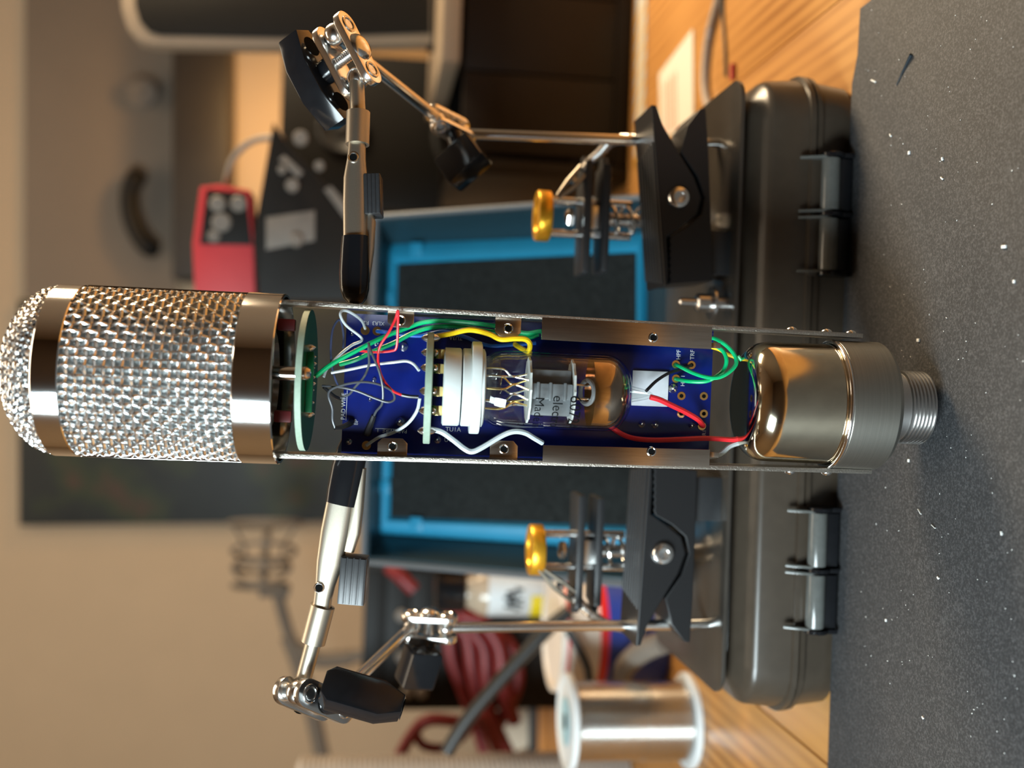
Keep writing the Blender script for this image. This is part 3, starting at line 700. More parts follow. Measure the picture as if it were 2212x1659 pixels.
hinge((592, 336), 1790)
hinge((1362, 1100), 1762)

# ------------------------------------------------------------------ helping-hand stand
hh = thing('helping_hand', 'black and chrome helping-hand stand gripping the microphone with two clips', 'soldering stand', (0, 405, 41))
pl = rrect(-110.5, 114.5, 358.5, 446, 9, 0)
mk(MB().prism(pl, (0, 0, 40.8), (0, 0, 42.4), 0.4), 'base_plate', 'black_plate', hh, label='black steel base plate')
for fx in (-95, 98):
    for fy in (372, 434): mk(MB().lathe([(5, 0), (5, 1.4)], (fx, fy, 39.4), UP, 16, cap0=True, cap1=True), 'rubber_foot', 'rubber_black', hh)

def joint(C, n, l, knob=None, mats=('bright_steel', 'black_gloss'), sc_=1.0):
    """two plates clamping two balls, screw, dome nut and a black wing knob"""
    n = n.normalized(); l = (l - n * l.dot(n)).normalized(); m_ = n.cross(l)
    def stadium(c, hl, hw, k=14):
        o = []
        for i in range(k):
            t = -math.pi / 2 + math.pi * i / (k - 1); o.append(c + l * (hl + hw * math.cos(t)) + m_ * hw * math.sin(t))
        for i in range(k):
            t = math.pi / 2 + math.pi * i / (k - 1); o.append(c + l * (-hl + hw * math.cos(t)) + m_ * hw * math.sin(t))
        return o
    hl, hw, g = 7.2 * sc_, 3.7 * sc_, 3.1 * sc_
    j = mk(MB().prism(stadium(C + n * (g + 1), hl, hw), -n * 1.15, n * 1.15, 0.3), 'ball_joint', mats[0], hh)
    mk(MB().prism(stadium(C - n * (g + 1), hl, hw), -n * 1.15, n * 1.15, 0.3), 'joint_plate', mats[0], j)
    for s_ in (1, -1):
        mk(MB().sphere(C + l * s_ * hl * 0.92, 3.15 * sc_, 24), 'joint_ball', 'bright_steel', j)
        for q in (1, -1):
            mk(MB().torus(C + l * s_ * hl * 0.95 + n * q * (g + 2.2), n, 2.1 * sc_, 0.45, 24, 8), 'plate_ring', mats[0], j)
            mk(MB().lathe([(1.6 * sc_, 0), (1.4 * sc_, 0.25), (0.1, 0.35)], C + l * s_ * hl * 0.95 + n * q * (g + 2.05), n * q, 18), 'ball_seat', 'steel', j)
    sp = [(1.6, -g)]
    zz = -g
    while zz < g - 0.7: sp += [(1.75, zz + 0.2), (1.35, zz + 0.5)]; zz += 0.7
    mk(MB().lathe([(r * sc_, h) for r, h in sp], C, n, 16), 'screw', 'steel', j)
    mk(MB().lathe([(4.0 * sc_, 0), (3.8 * sc_, 0.6), (3.0 * sc_, 1.5), (1.6 * sc_, 2.0), (0.1, 2.1)], C + n * (g + 2.1), n, 28), 'dome_nut', mats[0], j)
    if knob:
        kc, kl, kn, hl2, hw2, th = knob[:6]; kind = knob[6] if len(knob) > 6 else ''         # centre, long axis, thickness axis, half length, half width, thickness
        kn = kn.normalized(); kl = (kl - kn * kl.dot(kn)).normalized(); km = kn.cross(kl)
        base = C - n * (g + 2.1)
        mk(MB().cyl(base, kc, 3.4 * sc_, seg=20), 'knob_stem', mats[1], j)
        oc = [(-1, -0.9), (-0.9, -1), (0.9, -1), (1, -0.9), (1, 0.9), (0.9, 1), (-0.9, 1), (-1, 0.9)] if kind == 'block' else [(-1, -0.6), (-0.8, -1), (0.45, -1), (1, -0.5), (1, 0.5), (0.45, 1), (-0.8, 1), (-1, 0.6)] if kind == 'wing' else [(-1, -0.45), (-0.35, -1), (0.35, -1), (1, -0.45), (1, 0.45), (0.35, 1), (-0.35, 1), (-1, 0.45)]
        kb = mk(MB().prism([kc + kl * a * hl2 + km * b_ * hw2 for a, b_ in oc], -kn * th / 2, kn * th / 2, 0.7), 'wing_knob', mats[1], j)
        if kind == 'wing':
            cc = kc + kl * hl2 * 0.90; nr_ = (kl + kn * 0.2).normalized()
            mk(MB().lathe([(hw2 * 0.62, 0), (hw2 * 0.5, -0.3), (hw2 * 0.42, -1.5), (0.1, -1.6)], kc + kl * (hl2 + 0.3), kl, 28), 'knob_recess', 'steel', j)
        for s_ in ((1, -1) if not kind else ()):
            for q in (1, -1):
                cc = kc + kl * s_ * hl2 * 0.62 + kn * q * (th / 2 + 0.02)
                mk(MB().cyl(cc, cc + kn * q * 0.06, hw2 * 0.42, seg=20), 'knob_recess', 'dark_cavity', j)
    return j
def rod(p, q, r, nm='rod', mat='bright_steel'):
    return mk(MB().cyl(p, q, r, seg=20), nm, mat, hh)

def clip(pts, sdir, lever):
    """pts: picture x, y, depth, width px, kind — lofted crocodile clip"""
    def P(x, y, d): return atd(x, y, pts['d0'] + (d - pts['d0']) * pts['k'])
    A, B_ = P(*pts['rod'][0]), P(*pts['tip'])
    a = (B_ - A).normalized(); s_ = (sdir - a * sdir.dot(a)).normalized(); n = a.cross(s_)
    if n.dot(fw) > 0: n = -n
    rod(P(*pts['rod'][0]), P(*pts['rod'][1]), pts['rodr'], 'clip_rod', 'satin_nickel')
    secs = []
    for x, y, d, wp, th, off in pts['body']:
        hw = wp / 2 * d / FPX; secs.append((P(x, y, d) + n * off, s_ * hw, n * th))
    cb = mk(MB().loft(secs, 24, 3.0), 'crocodile_clip', 'satin_nickel', hh, label='satin nickel crocodile clip with a black rubber sleeve')
    c0_, c1_ = P(*pts['collar'][0]), P(*pts['collar'][1]); r = pts['collar'][2]
    mk(MB().lathe([(r * 0.7, 0), (r, 0.05), (r, (c1_ - c0_).length - 0.05), (r * 0.75, (c1_ - c0_).length)], c0_, c1_ - c0_, 32), 'clip_collar', 'satin_nickel', cb)
    hx, hy, hd = pts['hole']; h = P(hx, hy, hd); off = pts['holeoff']
    mk(MB().torus(h + n * off, n, 1.35, 0.3, 24, 8), 'hole_rim', 'bright_steel', cb)
    mk(MB().cyl(h + n * (off - 0.05), h + n * (off + 0.05), 1.15, seg=20), 'hole', 'dark_cavity', cb)
    secs = []
    for x, y, d, wp, th in pts['sleeve']:
        hw = wp / 2 * d / FPX; secs.append((P(x, y, d), s_ * hw, n * th))
    mk(MB().loft(secs, 28, 2.6), 'rubber_sleeve', 'rubber_black', cb)
    # lower jaw and ridged thumb lever
    jw = []
    for x, y, d, wp, th in pts['jaw']:
        jw.append((P(x, y, d), s_ * (wp / 2 * d / FPX), n * th))
    mk(MB().loft(jw, 16, 4), 'lower_jaw', 'satin_nickel', cb)
    l0, l1, hw, th, mat = lever
    L0, L1 = P(*l0), P(*l1); la = (L1 - L0).normalized(); ls = (s_ - la * s_.dot(la)).normalized(); ln = la.cross(ls)
    lv = mk(MB().box((L0 + L1) / 2, (2 * hw, 2 * th, (L1 - L0).length), (ls, ln, la), 0.5), 'thumb_lever', mat, cb)
    for k in (-0.75, -0.25, 0.25, 0.75):
        mk(MB().box((L0 + L1) / 2 + ls * hw * k * 0.95 + (ln if ln.dot(fw) < 0 else -ln) * th, (hw * 0.36, 0.5, (L1 - L0).length * 0.96), (ls, ln, la), 0.12), 'lever_rib', mat, cb)
    return cb
# right arm
JR1 = atd(749, 122, 313); JR2 = atd(972, 272, 386)
n1 = cv(0.80, -0.38, -0.46); l1 = cv(0.48, 0.88, 0.05)
joint(JR1, n1, l1, (JR1 - n1 * 12.0 + cv(-.2, .5, 0) * 1.2, cv(0.42, 0.88, 0.1), n1, 15.0, 7.6, 8.0), sc_=1.1)
n2 = cv(-0.30, -0.72, 0.55)
joint(JR2, n2, cv(0.85, 0.45, 0.5), (atd(1000, 350, 380), cv(0.88, -0.42, 0.25), cv(-0.45, -0.25, -0.85), 8.0, 6.5, 9, 'block'), sc_=0.92)
rod(JR1 - l1 * 6.2, JR2 - cv(0.85, 0.45, 0.5) * 5.5, 2.0)
rod(JR2 + cv(0.85, 0.45, 0.5) * 5.5, V((95, 383, 42.4)), 2.0, 'pole')
clip(dict(d0=305.5, k=0.28, rod=[(770, 172, 331), (774, 262, 326)], rodr=2.3, tip=(767, 640, 306), collar=[(774, 242, 327), (772, 313, 323), 3.55],
          body=[(772, 300, 324, 34, 2.5, 0), (771, 325, 322, 36, 2.6, 0), (770, 345, 321, 38, 2.5, 0), (768, 385, 319, 49, 2.4, 0), (767, 440, 316, 50, 2.3, 0), (767, 520, 312, 49, 2.2, 0)],
          hole=(766, 346, 321), holeoff=2.62,
          sleeve=[(768, 512, 312.5, 57, 3.1), (767, 540, 311, 60, 3.3), (766, 590, 309, 64, 3.5), (766, 625, 307, 62, 3.4), (767, 645, 306.5, 50, 2.8), (768, 655, 306, 32, 1.8), (769, 659, 306, 10, .6)],
          jaw=[(796, 440, 322, 14, 1.6), (800, 480, 320, 22, 1.8), (798, 540, 316, 20, 1.6), (790, 610, 312, 16, 1.4)]),
     cv(1, 0, 0), ((806, 380, 325), (808, 468, 322), 2.5, 3.6, 'black_satin'))
# left arm
JL1 = atd(680, 1512, 315); JL2 = atd(927, 1354, 380)
n3 = cv(-0.80, 0.10, 0.58); l3 = cv(0.55, 0.5, 0.67)
joint(JL1, n3, l3, (atd(782, 1506, 306), cv(1, -0.02, -0.3), cv(0.25, -0.6, -0.75), 12.2, 5.4, 8.4, 'wing'), sc_=1.15)
n4 = cv(0.05, -0.95, -0.22)
joint(JL2, n4, cv(1, 0.05, 0), (atd(905, 1440, 374), cv(-0.28, 0.95, 0.1), cv(0.45, 0.25, -0.85), 7.0, 6.2, 9, 'block'), sc_=0.95)
rod(JL1 + l3 * 6.2, JL2 - cv(1, 0.05, 0) * 6.0, 2.0)
rod(JL2 + cv(1, 0.05, 0) * 6.0, V((-88, 376, 42.4)), 2.0, 'pole')
clip(dict(d0=312, k=0.15, rod=[(650, 1488, 330), (687, 1350, 324)], rodr=2.45, tip=(762, 970, 313), collar=[(676, 1388, 325), (697, 1308, 322), 3.75],
          body=[(694, 1320, 322.5, 37, 2.6, 0), (698, 1290, 321.5, 38, 2.6, 0), (703, 1262, 321, 42, 2.6, 0), (712, 1215, 319.5, 56, 2.6, 0), (724, 1150, 318, 62, 2.6, 0), (737, 1080, 316.5, 60, 2.4, 0)],
          hole=(693, 1265, 321), holeoff=2.75,
          sleeve=[(737, 1088, 317, 66, 3.3), (742, 1060, 316.5, 69, 3.5), (752, 1010, 315, 70, 3.6), (760, 975, 314, 66, 3.4), (765, 950, 313.5, 52, 3), (767, 938, 313, 20, 1.2)],
          jaw=[(752, 1190, 322, 26, 1.8), (764, 1150, 320, 30, 2.0), (772, 1100, 318, 26, 2.0), (780, 1010, 316, 22, 1.8)]),
     cv(1, 0.2, 0), ((760, 1302, 324), (768, 1200, 320), 4.0, 3.2, 'black_satin'))

# spring clamps standing on the plate: jaw profiles in the plane Y, 25 mm deep
def clamp(mx, my, flip, Yf):
    def q(x, y):
        y2 = (my + (1195 - y)) if flip else y + (my - 1195)
        return atY(x + mx, y2, Yf)
    up = [(1402, 1006), (1409, 1006), (1410, 1040), (1406, 1110), (1440, 1134), (1472, 1160), (1481, 1196), (1465, 1240), (1433, 1292), (1398, 1353), (1384, 1395), (1374, 1396)]
    lo = [(1414, 1009)] + [(1413 + (3 if k % 2 else 0), 1012 + k * 7.5) for k in range(14)] + [(1414, 1112), (1452, 1134), (1482, 1160), (1490, 1196), (1474, 1242), (1438, 1294),
          (1452, 1352), (1480, 1388), (1492, 1390), (1498, 1300), (1503, 1170), (1508, 1016)]
    body = mk(MB().prism([q(*p) for p in up], (0, 0, 0), (0, 25, 0), 0.5), 'spring_clamp', 'black_powder', hh, ang=14, label='black spring clamp bolted to the base plate')
    mk(MB().prism([q(*p) for p in lo], (0, 0.8, 0), (0, 24.2, 0), 0.4), 'lower_jaw', 'black_powder', body, ang=14)
    for k in range(7):                               # ribs along the top of the jaw
        a, b2 = q(1401, 1010), q(1380, 1318)
        off = V((0, 2.2 + k * 3.4, 0)); d = (b2 - a).normalized()
        u, v, nn = V((0, 1, 0)), d.cross(V((0, 1, 0))), d
        mk(MB().box((a + b2) / 2 + off + V((0, 0, 0.15)), (1.7, 1.0, (b2 - a).length - k * 0.9), (u, v, nn), 0.3), 'grip_rib', 'black_satin', body)
    pv = q(1431, 1195)
    mk(MB().lathe([(4.15, 0), (4.1, 1.2), (3.6, 2.0), (2.2, 2.5), (1.9, 2.45), (1.7, 1.6), (0.1, 1.5)], pv + V((0, 0.3, 0)), V((0, -1, 0)), 32), 'pivot_bolt', 'bright_steel', body)
    mk(MB().cyl(pv + V((0, 24, 0)), pv + V((0, 27, 0)), 3.2, seg=6), 'pivot_nut', 'steel', body)
    jb = q(1500, 1080); 
    mk(MB().box((jb.x, Yf + 12.5, (jb.z + 42.4) / 2), (16, 18, max(1.0, jb.z - 42.4)), bev=0.3), 'clamp_foot', 'black_satin', body)
clamp(0, 1195, False, 361.5)
clamp(34, 427, True, 361.5)
# stud in front of the plate on the right
st_ = atY(1541, 655, 366)
sc1 = mk(MB().lathe([(2.6, 0), (2.6, 5.4), (6.0, 5.6), (6.0, 6.6), (3.4, 6.8), (3.4, 11.5), (2.6, 12.2), (1.5, 12.4), (1.5, 18), (0.8, 18.6), (0.1, 18.7)], (st_.x, 366, 42.3), UP, 32), 'mounting_stud', 'steel', hh)

# sprung board clips with gold knobs, behind the clamps
def tower(py, px0, Yc, flip):
    def q(x, y): return atY(x, y, Yc)
    b0 = q(px0 + 224, py); top = q(px0, py); s1 = -1 if flip else 1
    X0 = (b0.x + top.x) / 2
    tw = mk(MB().cyl((X0, Yc, 42.4), (X0, Yc, q(px0 + 80, py).z), 2.6, seg=20), 'sprung_clip', 'steel', hh, label='sprung board clip with a gold thumb ring')
    zt = top.z
    mk(MB().lathe([(6.6, -2.4), (9.6, -2.6), (9.9, -2.2), (9.9, 2.2), (9.6, 2.6), (6.6, 2.4), (6.2, 1.6), (0.1, 1.5)], (X0, Yc, zt), UP, 48), 'thumb_ring', 'gold_anodised', tw)
    for s_ in (-1, 1):
        mk(MB().cyl((X0 + s_ * 6.4, Yc, q(px0 + 190, py).z), (X0 + s_ * 6.4, Yc, zt - 2), 1.5, seg=14), 'guide_rod', 'steel', tw)
    mk(MB().lathe([(3.4, 0), (3.9, 1.2), (3.4, 2.6), (2.2, 3.2), (0.1, 3.3)], (X0, Yc, q(px0 + 66, py).z), UP, 6), 'cap_nut', 'bright_steel', tw)
    for dx, wx, nm in ((88, 24, 'clip_blade'), (128, 23, 'clip_blade')):
        zc_ = q(px0 + dx, py).z
        mk(MB().box((X0 - s1 * 0.5, Yc, zc_), (wx * 2 - 4, 17, 3.2), bev=1.2), nm, 'black_satin', tw)
        mk(MB().prism([V((X0 + s1 * 18, Yc - 6, zc_)), V((X0 + s1 * 24, Yc - 2.2, zc_)), V((X0 + s1 * 24, Yc + 2.2, zc_)), V((X0 + s1 * 18, Yc + 6, zc_))], (0, 0, -1.3), (0, 0, 1.3), 0.4), 'blade_tip', 'black_satin', tw)
    mk(MB().box((X0, Yc, q(px0 + 108, py).z), (9, 9, 6), bev=0.5), 'blade_spacer', 'bright_steel', tw)
    z0_, z1_ = 43, q(px0 + 145, py).z; pts = []; turns = 6
    for k in range(turns * 14 + 1):
        t = 2 * math.pi * k / 14; pts.append(V((X0 + 5.3 * math.cos(t), Yc + 5.3 * math.sin(t), z0_ + (z1_ - z0_) * k / (turns * 14))))
    mk(MB().tube(pts, 0.75, 8, smooth=False), 'coil_spring', 'bright_steel', tw)
tower(473, 1172, 400, False)
tower(1189, 1157, 398, True)
def braid(pts, r, Yc, nm='flex_arm'):
    P = [atY(x, y, Yc + dy) for x, y, dy in pts]
    mb = MB().tube(P, r * 0.8, 8); fine = []
    Q = [V(p) for p in P]
    # wound outer spring
    acc = MB(); tube_pts = []
    n = 260
    for k in range(n + 1):
        t = k / n * (len(Q) - 1); i = min(int(t), len(Q) - 2); f = t - i
        a, b2, c2, d2 = Q[max(i - 1, 0)], Q[i], Q[i + 1], Q[min(i + 2, len(Q) - 1)]
        p = 0.5 * ((2 * b2) + (c2 - a) * f + (2 * a - 5 * b2 + 4 * c2 - d2) * f * f + (3 * b2 - a - 3 * c2 + d2) * f ** 3)
        tg = (c2 - b2).normalized(); u, v, _ = frame(tg); ph = 2 * math.pi * k / 8
        tube_pts.append(p + (u * math.cos(ph) + v * math.sin(ph)) * r * 0.85)
    mb.tube(tube_pts, r * 0.32, 5, smooth=False)
    return mk(mb, nm, 'bright_steel', hh)
braid([(1400, 306, 2), (1360, 300, 0), (1320, 306, -2), (1296, 330, -3), (1272, 352, -4), (1262, 368, -4)], 1.8, 398)
braid([(1390, 1362, 2), (1355, 1358, 0), (1310, 1348, -2), (1275, 1325, -3), (1250, 1300, -4), (1240, 1290, -4)], 1.8, 396)
# small crocodile clips on the flexible arms
def small_clip(a, b2, Yc):
    A, B_ = atY(*a, Yc), atY(*b2, Yc); d = (B_ - A).normalized(); s_ = d.cross(V((0, 1, 0))).normalized()
    c = mk(MB().loft([(A + s_ * 1.6, s_ * 0.7, V((0, 1.8, 0))), ((A + B_) / 2 + s_ * 1.9, s_ * 0.9, V((0, 2.4, 0))), (B_ + s_ * 0.7, s_ * 0.5, V((0, 1.2, 0)))], 14, 4), 'small_clip', 'satin_nickel', hh)
    mk(MB().loft([(A - s_ * 2.2, s_ * 0.7, V((0, 1.8, 0))), ((A + B_) / 2 - s_ * 1.6, s_ * 0.9, V((0, 2.2, 0))), (B_ - s_ * 0.6, s_ * 0.5, V((0, 1.2, 0)))], 14, 4), 'clip_jaw', 'satin_nickel', c)
    mk(MB().cyl((A * 0.6 + B_ * 0.4) - V((0, 3, 0)), (A * 0.6 + B_ * 0.4) + V((0, 3, 0)), 1.0, seg=12), 'clip_pin', 'steel', c)
small_clip((1262, 368), (1205, 425), 394)
small_clip((1240, 1292), (1165, 1228), 392)

# ------------------------------------------------------------------ open case behind, leaning back
th = math.radians(27); cn = V((0, -math.cos(th), math.sin(th))); cu = V((0, math.sin(th), math.cos(th)))
cp = V((0, 466, 40)); cb_ = cp - cn * 20
case = thing('open_case', 'open hard case with bright blue liner and black foam leaning behind the microphone', 'case', (0, 480, 0))
def onr(x, y): return atPl(x, y, cp, cn)
def onb(x, y): return atPl(x, y, cb_, cn)
def ext(a, b2, zmin):                       # run the side edge a->b2 on down to height zmin
    d = b2 - a; return a + d * ((zmin - a.z) / d.z)
R_ = [onr(812, 468), onr(785, 1213)]; Rb = [ext(onr(812, 468), onr(1300, 432), 2), ext(onr(785, 1213), onr(1300, 1258), 2)]
L_ = [onb(830, 528), onb(815, 1152)]; Lb = [onb(1397, 503), onb(1397, 1190)]
F_ = [onb(863, 572), onb(846, 1116)]; Fb = [onb(1374, 548), onb(1374, 1136)]
rim = [R_[0], Rb[0], Rb[1], R_[1]]; lin = [L_[0], Lb[0], Lb[1], L_[1]]; foam = [F_[0], Fb[0], Fb[1], F_[1]]
cen = sum(rim, V()) / 4
inn = [p + (cen - p).normalized() * 4 for p in rim]
outb = [p - cn * 30 for p in rim]
sh = MB()
o = 0
vs = [p for p in inn] + [p - cn * 0.5 for p in lin] + outb + [p - cn * 0.2 for p in rim]
fs = []
for k in range(4):
    j = (k + 1) % 4
    fs += [(k, j, 4 + j, 4 + k), (8 + k, 8 + j, 12 + j, 12 + k), (12 + k, 12 + j, j, k)]
fs += [(4, 5, 6, 7), (8, 9, 10, 11)]
shell = mk(sh.add(vs, fs), 'case_shell', 'case_shell', case)
rm = MB()
for k in range(4):
    rm.tube([rim[k], rim[(k + 1) % 4]], 1.5, 8, smooth=False)
mk(rm, 'case_rim', 'case_rim', case)
lm = MB()
lo_ = [p + cn * 0.2 for p in lin]; li_ = [p + cn * 0.2 for p in foam]; lt_ = [a.lerp(b2, 0.45) + cn * 3.2 for a, b2 in zip(lin, foam)]; lt2 = [a.lerp(b2, 0.8) + cn * 3.0 for a, b2 in zip(lin, foam)]
R4 = [lo_, lt_, lt2, li_]
vs = [p for r in R4 for p in r]; fs = []
for k in range(3):
    for i in range(4):
        j = (i + 1) % 4; fs.append((k * 4 + i, k * 4 + j, k * 4 + 4 + j, k * 4 + 4 + i))
ln_ = mk(lm.add(vs, fs), 'case_liner', 'case_blue', case, label='bright blue rubber liner')
for (x, y), (x2, y2) in (((905, 540), (905, 556)), ((905, 1130), (905, 1150)), ((842, 640), (842, 660)), ((836, 1050), (836, 1070))):
    a = onb(x, y); mk(MB().box(a + cn * 3.0, (7, 2.0, 7), (V((1, 0, 0)), cn, cu), 0.6), 'liner_lug', 'case_blue', case)
fo = [p + cn * 1.2 for p in foam]
mk(MB().prism(fo, cn * -1.0, cn * 0.5), 'foam_pad', 'case_foam', case)
# ------------------------------------------------------------------ things around on the bench
# solder spool
SY = 520; c = atY(1440, 1556, SY); spc = V((c.x, SY, 0.1)); topz = atY(1222, 1556, SY).z
sp = thing('solder_spool', 'spool of bright solder wire with white plastic flanges at the left edge', 'spool', spc)
fl_ = lambda z0, h: [(3.2, z0), (23.6, z0), (24.2, z0 + 0.5), (24.2, z0 + h - 0.5), (23.6, z0 + h), (21.5, z0 + h), (21.0, z0 + h - 0.5), (8, z0 + h - 0.8), (4, z0 + h), (3.2, z0 + h)]
mk(MB().lathe(fl_(0, 3.2), spc, UP, 64), 'spool_flange', 'spool_white', sp)
mk(MB().lathe(fl_(topz - 3, 3.2), spc, UP, 64), 'spool_flange', 'spool_white', sp)
pr = [(5, 3.1)]; z = 3.2; pitch = 1.0
while z < topz - 3.6:
    g = -0.5 if abs(z - topz * 0.42) < 0.5 else 0
    pr += [(19.2 + g, z), (19.75 + g, z + pitch * 0.3), (19.75 + g, z + pitch * 0.7), (19.2 + g, z + pitch)]; z += pitch
mk(MB().lathe(pr + [(5, topz - 3)], spc, UP, 72, ), 'solder_winding', 'bright_steel', sp, label='wound bright solder wire')
mk(MB().lathe([(4.4, 0), (12, 0), (12, 0.1)], spc + V((0, 0, topz + 0.12)), UP, 40), 'spool_sticker', 'spool_sticker', sp)
mk(MB().lathe([(0.1, 0), (4.2, 0)], spc + V((0, 0, topz + 0.3)), UP, 24), 'spool_bore', 'dark_cavity', sp)

# pale ribbed column at the very edge
rc = atY(900, 1700, 640); rb = V((rc.x - 4, 640, 0.1)); rz = atY(640, 1640, 640).z
pr = [(0.1, 0), (22, 0)]; z = 0.5
while z < rz - 4: pr += [(22.4, z + 0.5), (23.6, z + 1.2), (23.6, z + 1.9), (22.4, z + 2.6), (21.9, z + 3.0)]; z += 3.1
pr += [(22, rz - 3), (20.5, rz - 1.2), (17, rz), (0.1, rz)]
o = mk(MB().lathe(pr, rb, UP, 56), 'ribbed_hose', 'ribbed_pale', None, rb); tag(o, 'tall pale ribbed hose standing behind the solder spool', 'hose')

# white tin with red and blue bands
ty = 590; b0 = atY(1322, 1360, ty); tz = 0.1
tn = thing('banded_tin', 'round cream tin with red and blue bands behind the left clamp', 'tin', (b0.x, ty, 0.1))
base = V((b0.x, ty, 0.1)); zt = atY(1192, 1360, ty).z; zr = atY(1318, 1360, ty - 33).z
mk(MB().lathe([(0.1, 0), (33, 0), (34, 1), (34, zr)], base, UP, 56), 'blue_band', 'tin_blue', tn)
mk(MB().lathe([(34.02, zr), (34.02, zr + 5)], base, UP, 56), 'red_band', 'tin_red', tn)
mk(MB().lathe([(34, zr + 5), (34, zt - 2)], base, UP, 56), 'tin_side', 'tin_white', tn)
mk(MB().lathe([(34.6, zt - 3.5), (35, zt - 2.5), (34.6, zt), (32, zt), (31.5, zt - 1.5), (0.1, zt - 1.5)], base, UP, 56), 'tin_lid', 'tin_white', tn)
mk(MB().torus(base + V((0, 0, zt - 3.6)), UP, 34.5, 0.9, 56, 8), 'lid_stripe', 'tin_red', tn)

# flux bottle
by = 640; b0 = atY(1175, 1278, by); bx = b0.x
bt = thing('flux_bottle', 'small clear bottle with black cap and white and yellow label', 'bottle', (bx, by, 0.1))
zz = lambda x: atY(x, 1278, by).z
R = 15
mk(MB().lathe([(0.1, 0.1), (R - 1, 0.1), (R, 2), (R, zz(1040)), (R * 0.8, zz(1020)), (R * 0.66, zz(1008)), (R * 0.66, zz(1000)), (0.1, zz(1000))], (bx, by, 0), UP, 40), 'bottle_body', 'bottle_body', bt)
mk(MB().lathe([(R * 0.82, zz(1003)), (R * 0.86, zz(998)), (R * 0.86, zz(942)), (R * 0.75, zz(938)), (0.1, zz(938))], (bx, by, 0), UP, 40), 'bottle_cap', 'black_gloss', bt)
lb = mk(MB().lathe([(R + 0.15, zz(1180)), (R + 0.15, zz(1050))], (bx, by, 0), UP, 40), 'bottle_label', 'label_white', bt)
mk(MB().lathe([(R + 0.3, zz(1178)), (R + 0.3, zz(1140))], (bx, by, 0), UP, 10, math.radians(-78), math.radians(2)), 'label_patch', 'label_yellow', lb)
ink = MB()
for k, (a, dz) in enumerate(((-0.2, 0), (0.05, 2), (0.25, -1), (0.5, 1))):
    pts = [V((bx - (R + 0.35) * math.sin(a + t * 0.12), by - (R + 0.35) * math.cos(a + t * 0.12), zz(1105) + dz + 5 * math.sin(t * 3.0 + k))) for t in (-1, -0.5, 0, 0.5, 1)]
    ink.tube(pts, 0.7, 5)
mk(ink, 'label_marks', 'ink', lb)

# black rack unit on the bench far left
ry = 760; a0 = atY(790, 1215, ry); a1 = atY(990, 1535, ry)
x0, x1 = a1.x, a0.x; z1_ = a0.z
ru = thing('rack_unit', 'black rack unit with round sockets standing behind the red cables', 'audio gear', ((x0 + x1) / 2, ry + 40, 0.1))
z0_ = a1.z
mk(MB().box(((x0 + x1) / 2, ry + 42, (0.2 + z1_) / 2), (x1 - x0, 80, z1_ - 0.2), bev=1.5), 'unit_body', 'gear_black', ru)
for k in range(4):
    zc_ = z0_ + (z1_ - z0_) * (k + 0.5) / 4
    mk(MB().box(((x0 + x1) / 2, ry + 1.2, zc_), (x1 - x0 - 12, 2.4, (z1_ - z0_) / 4 - 4), bev=0.6), 'front_panel', 'screen_dark', ru)
for px, py in ((880, 1495), (910, 1495), (868, 1330), (868, 1420)):
    p = atY(px, py, ry); mk(MB().lathe([(0.1, 2.6), (3.2, 2.6), (4.4, 1.5), (4.4, 0)], (p.x, ry, p.z), V((0, -1, 0)), 20), 'jack_socket', 'gear_grey', ru)

def cable(pts, r, mat, name, label, cat, group=None):
    P = [atY(x, y, Y) for x, y, Y in pts]
    o = mk(MB().tube(P, r, 10), name, mat, None, P[-1]); tag(o, label, cat, group); return o
bund = [([(985, 1275, 735), (1000, 1330, 728), (1040, 1345, 726), (1078, 1400, 724), (1085, 1480, 724), (1112, 1560, 730)], 'thick red cable nearest the white bottle label in the hanging bundle'),
        ([(975, 1290, 742), (985, 1340, 738), (1010, 1380, 736), (1020, 1450, 736), (1040, 1530, 738), (1075, 1600, 740)], 'second thick red cable of the bundle behind the left joint'),
        ([(1000, 1280, 748), (1030, 1340, 744), (1060, 1360, 742), (1105, 1400, 742), (1118, 1470, 742), (1090, 1540, 742), (1060, 1590, 742)], 'red cable bulging toward the tin in the bundle'),
        ([(965, 1300, 752), (970, 1350, 750), (975, 1420, 750), (1000, 1490, 750), (1030, 1570, 752), (1050, 1640, 752)], 'red cable on the upper side of the bundle by the rack sockets'),
        ([(990, 1300, 738), (1020, 1360, 732), (1045, 1400, 730), (1050, 1460, 730), (1060, 1540, 732), (1100, 1630, 736)], 'middle red cable of the bundle')]
for k, (pts, lab) in enumerate(bund): cable(pts, 4.8, 'cable_red', 'red_cable', lab, 'cable', 'red cables beside the rack unit')
cable([(1000, 1560, 700), (930, 1555, 690), (895, 1580, 690), (860, 1640, 690), (850, 1690, 690)], 4.2, 'cable_red', 'red_cable', 'red cable looping to the left frame edge below the rack unit', 'cable', 'red cables beside the rack unit')
cable([(895, 1580, 694), (915, 1610, 694), (960, 1615, 694), (1000, 1590, 696), (1040, 1550, 700), (1080, 1640, 704)], 3.2, 'cable_red', 'red_cable', 'thin red cable making a small loop near the left frame edge', 'cable', 'red cables beside the rack unit')
cable([(840, 1225, 735), (865, 1245, 730), (895, 1275, 728)], 5, 'cable_red', 'red_cable', 'short red cable end showing just behind the open case', 'cable', 'red cables beside the rack unit')
cable([(965, 1625, 560), (985, 1590, 560), (1020, 1540, 560), (1080, 1470, 560), (1140, 1405, 560), (1190, 1352, 560), (1230, 1320, 560)], 4.0, 'cable_dark', 'black_cable', 'thick black cable running diagonally in front of the red cables', 'cable')
cable([(1228, 1362, 548), (1250, 1400, 548), (1268, 1440, 548), (1275, 1485, 548), (1290, 1530, 546)], 2.4, 'cable_dark', 'black_cable', 'thin black cable hanging across the cream tin', 'cable')
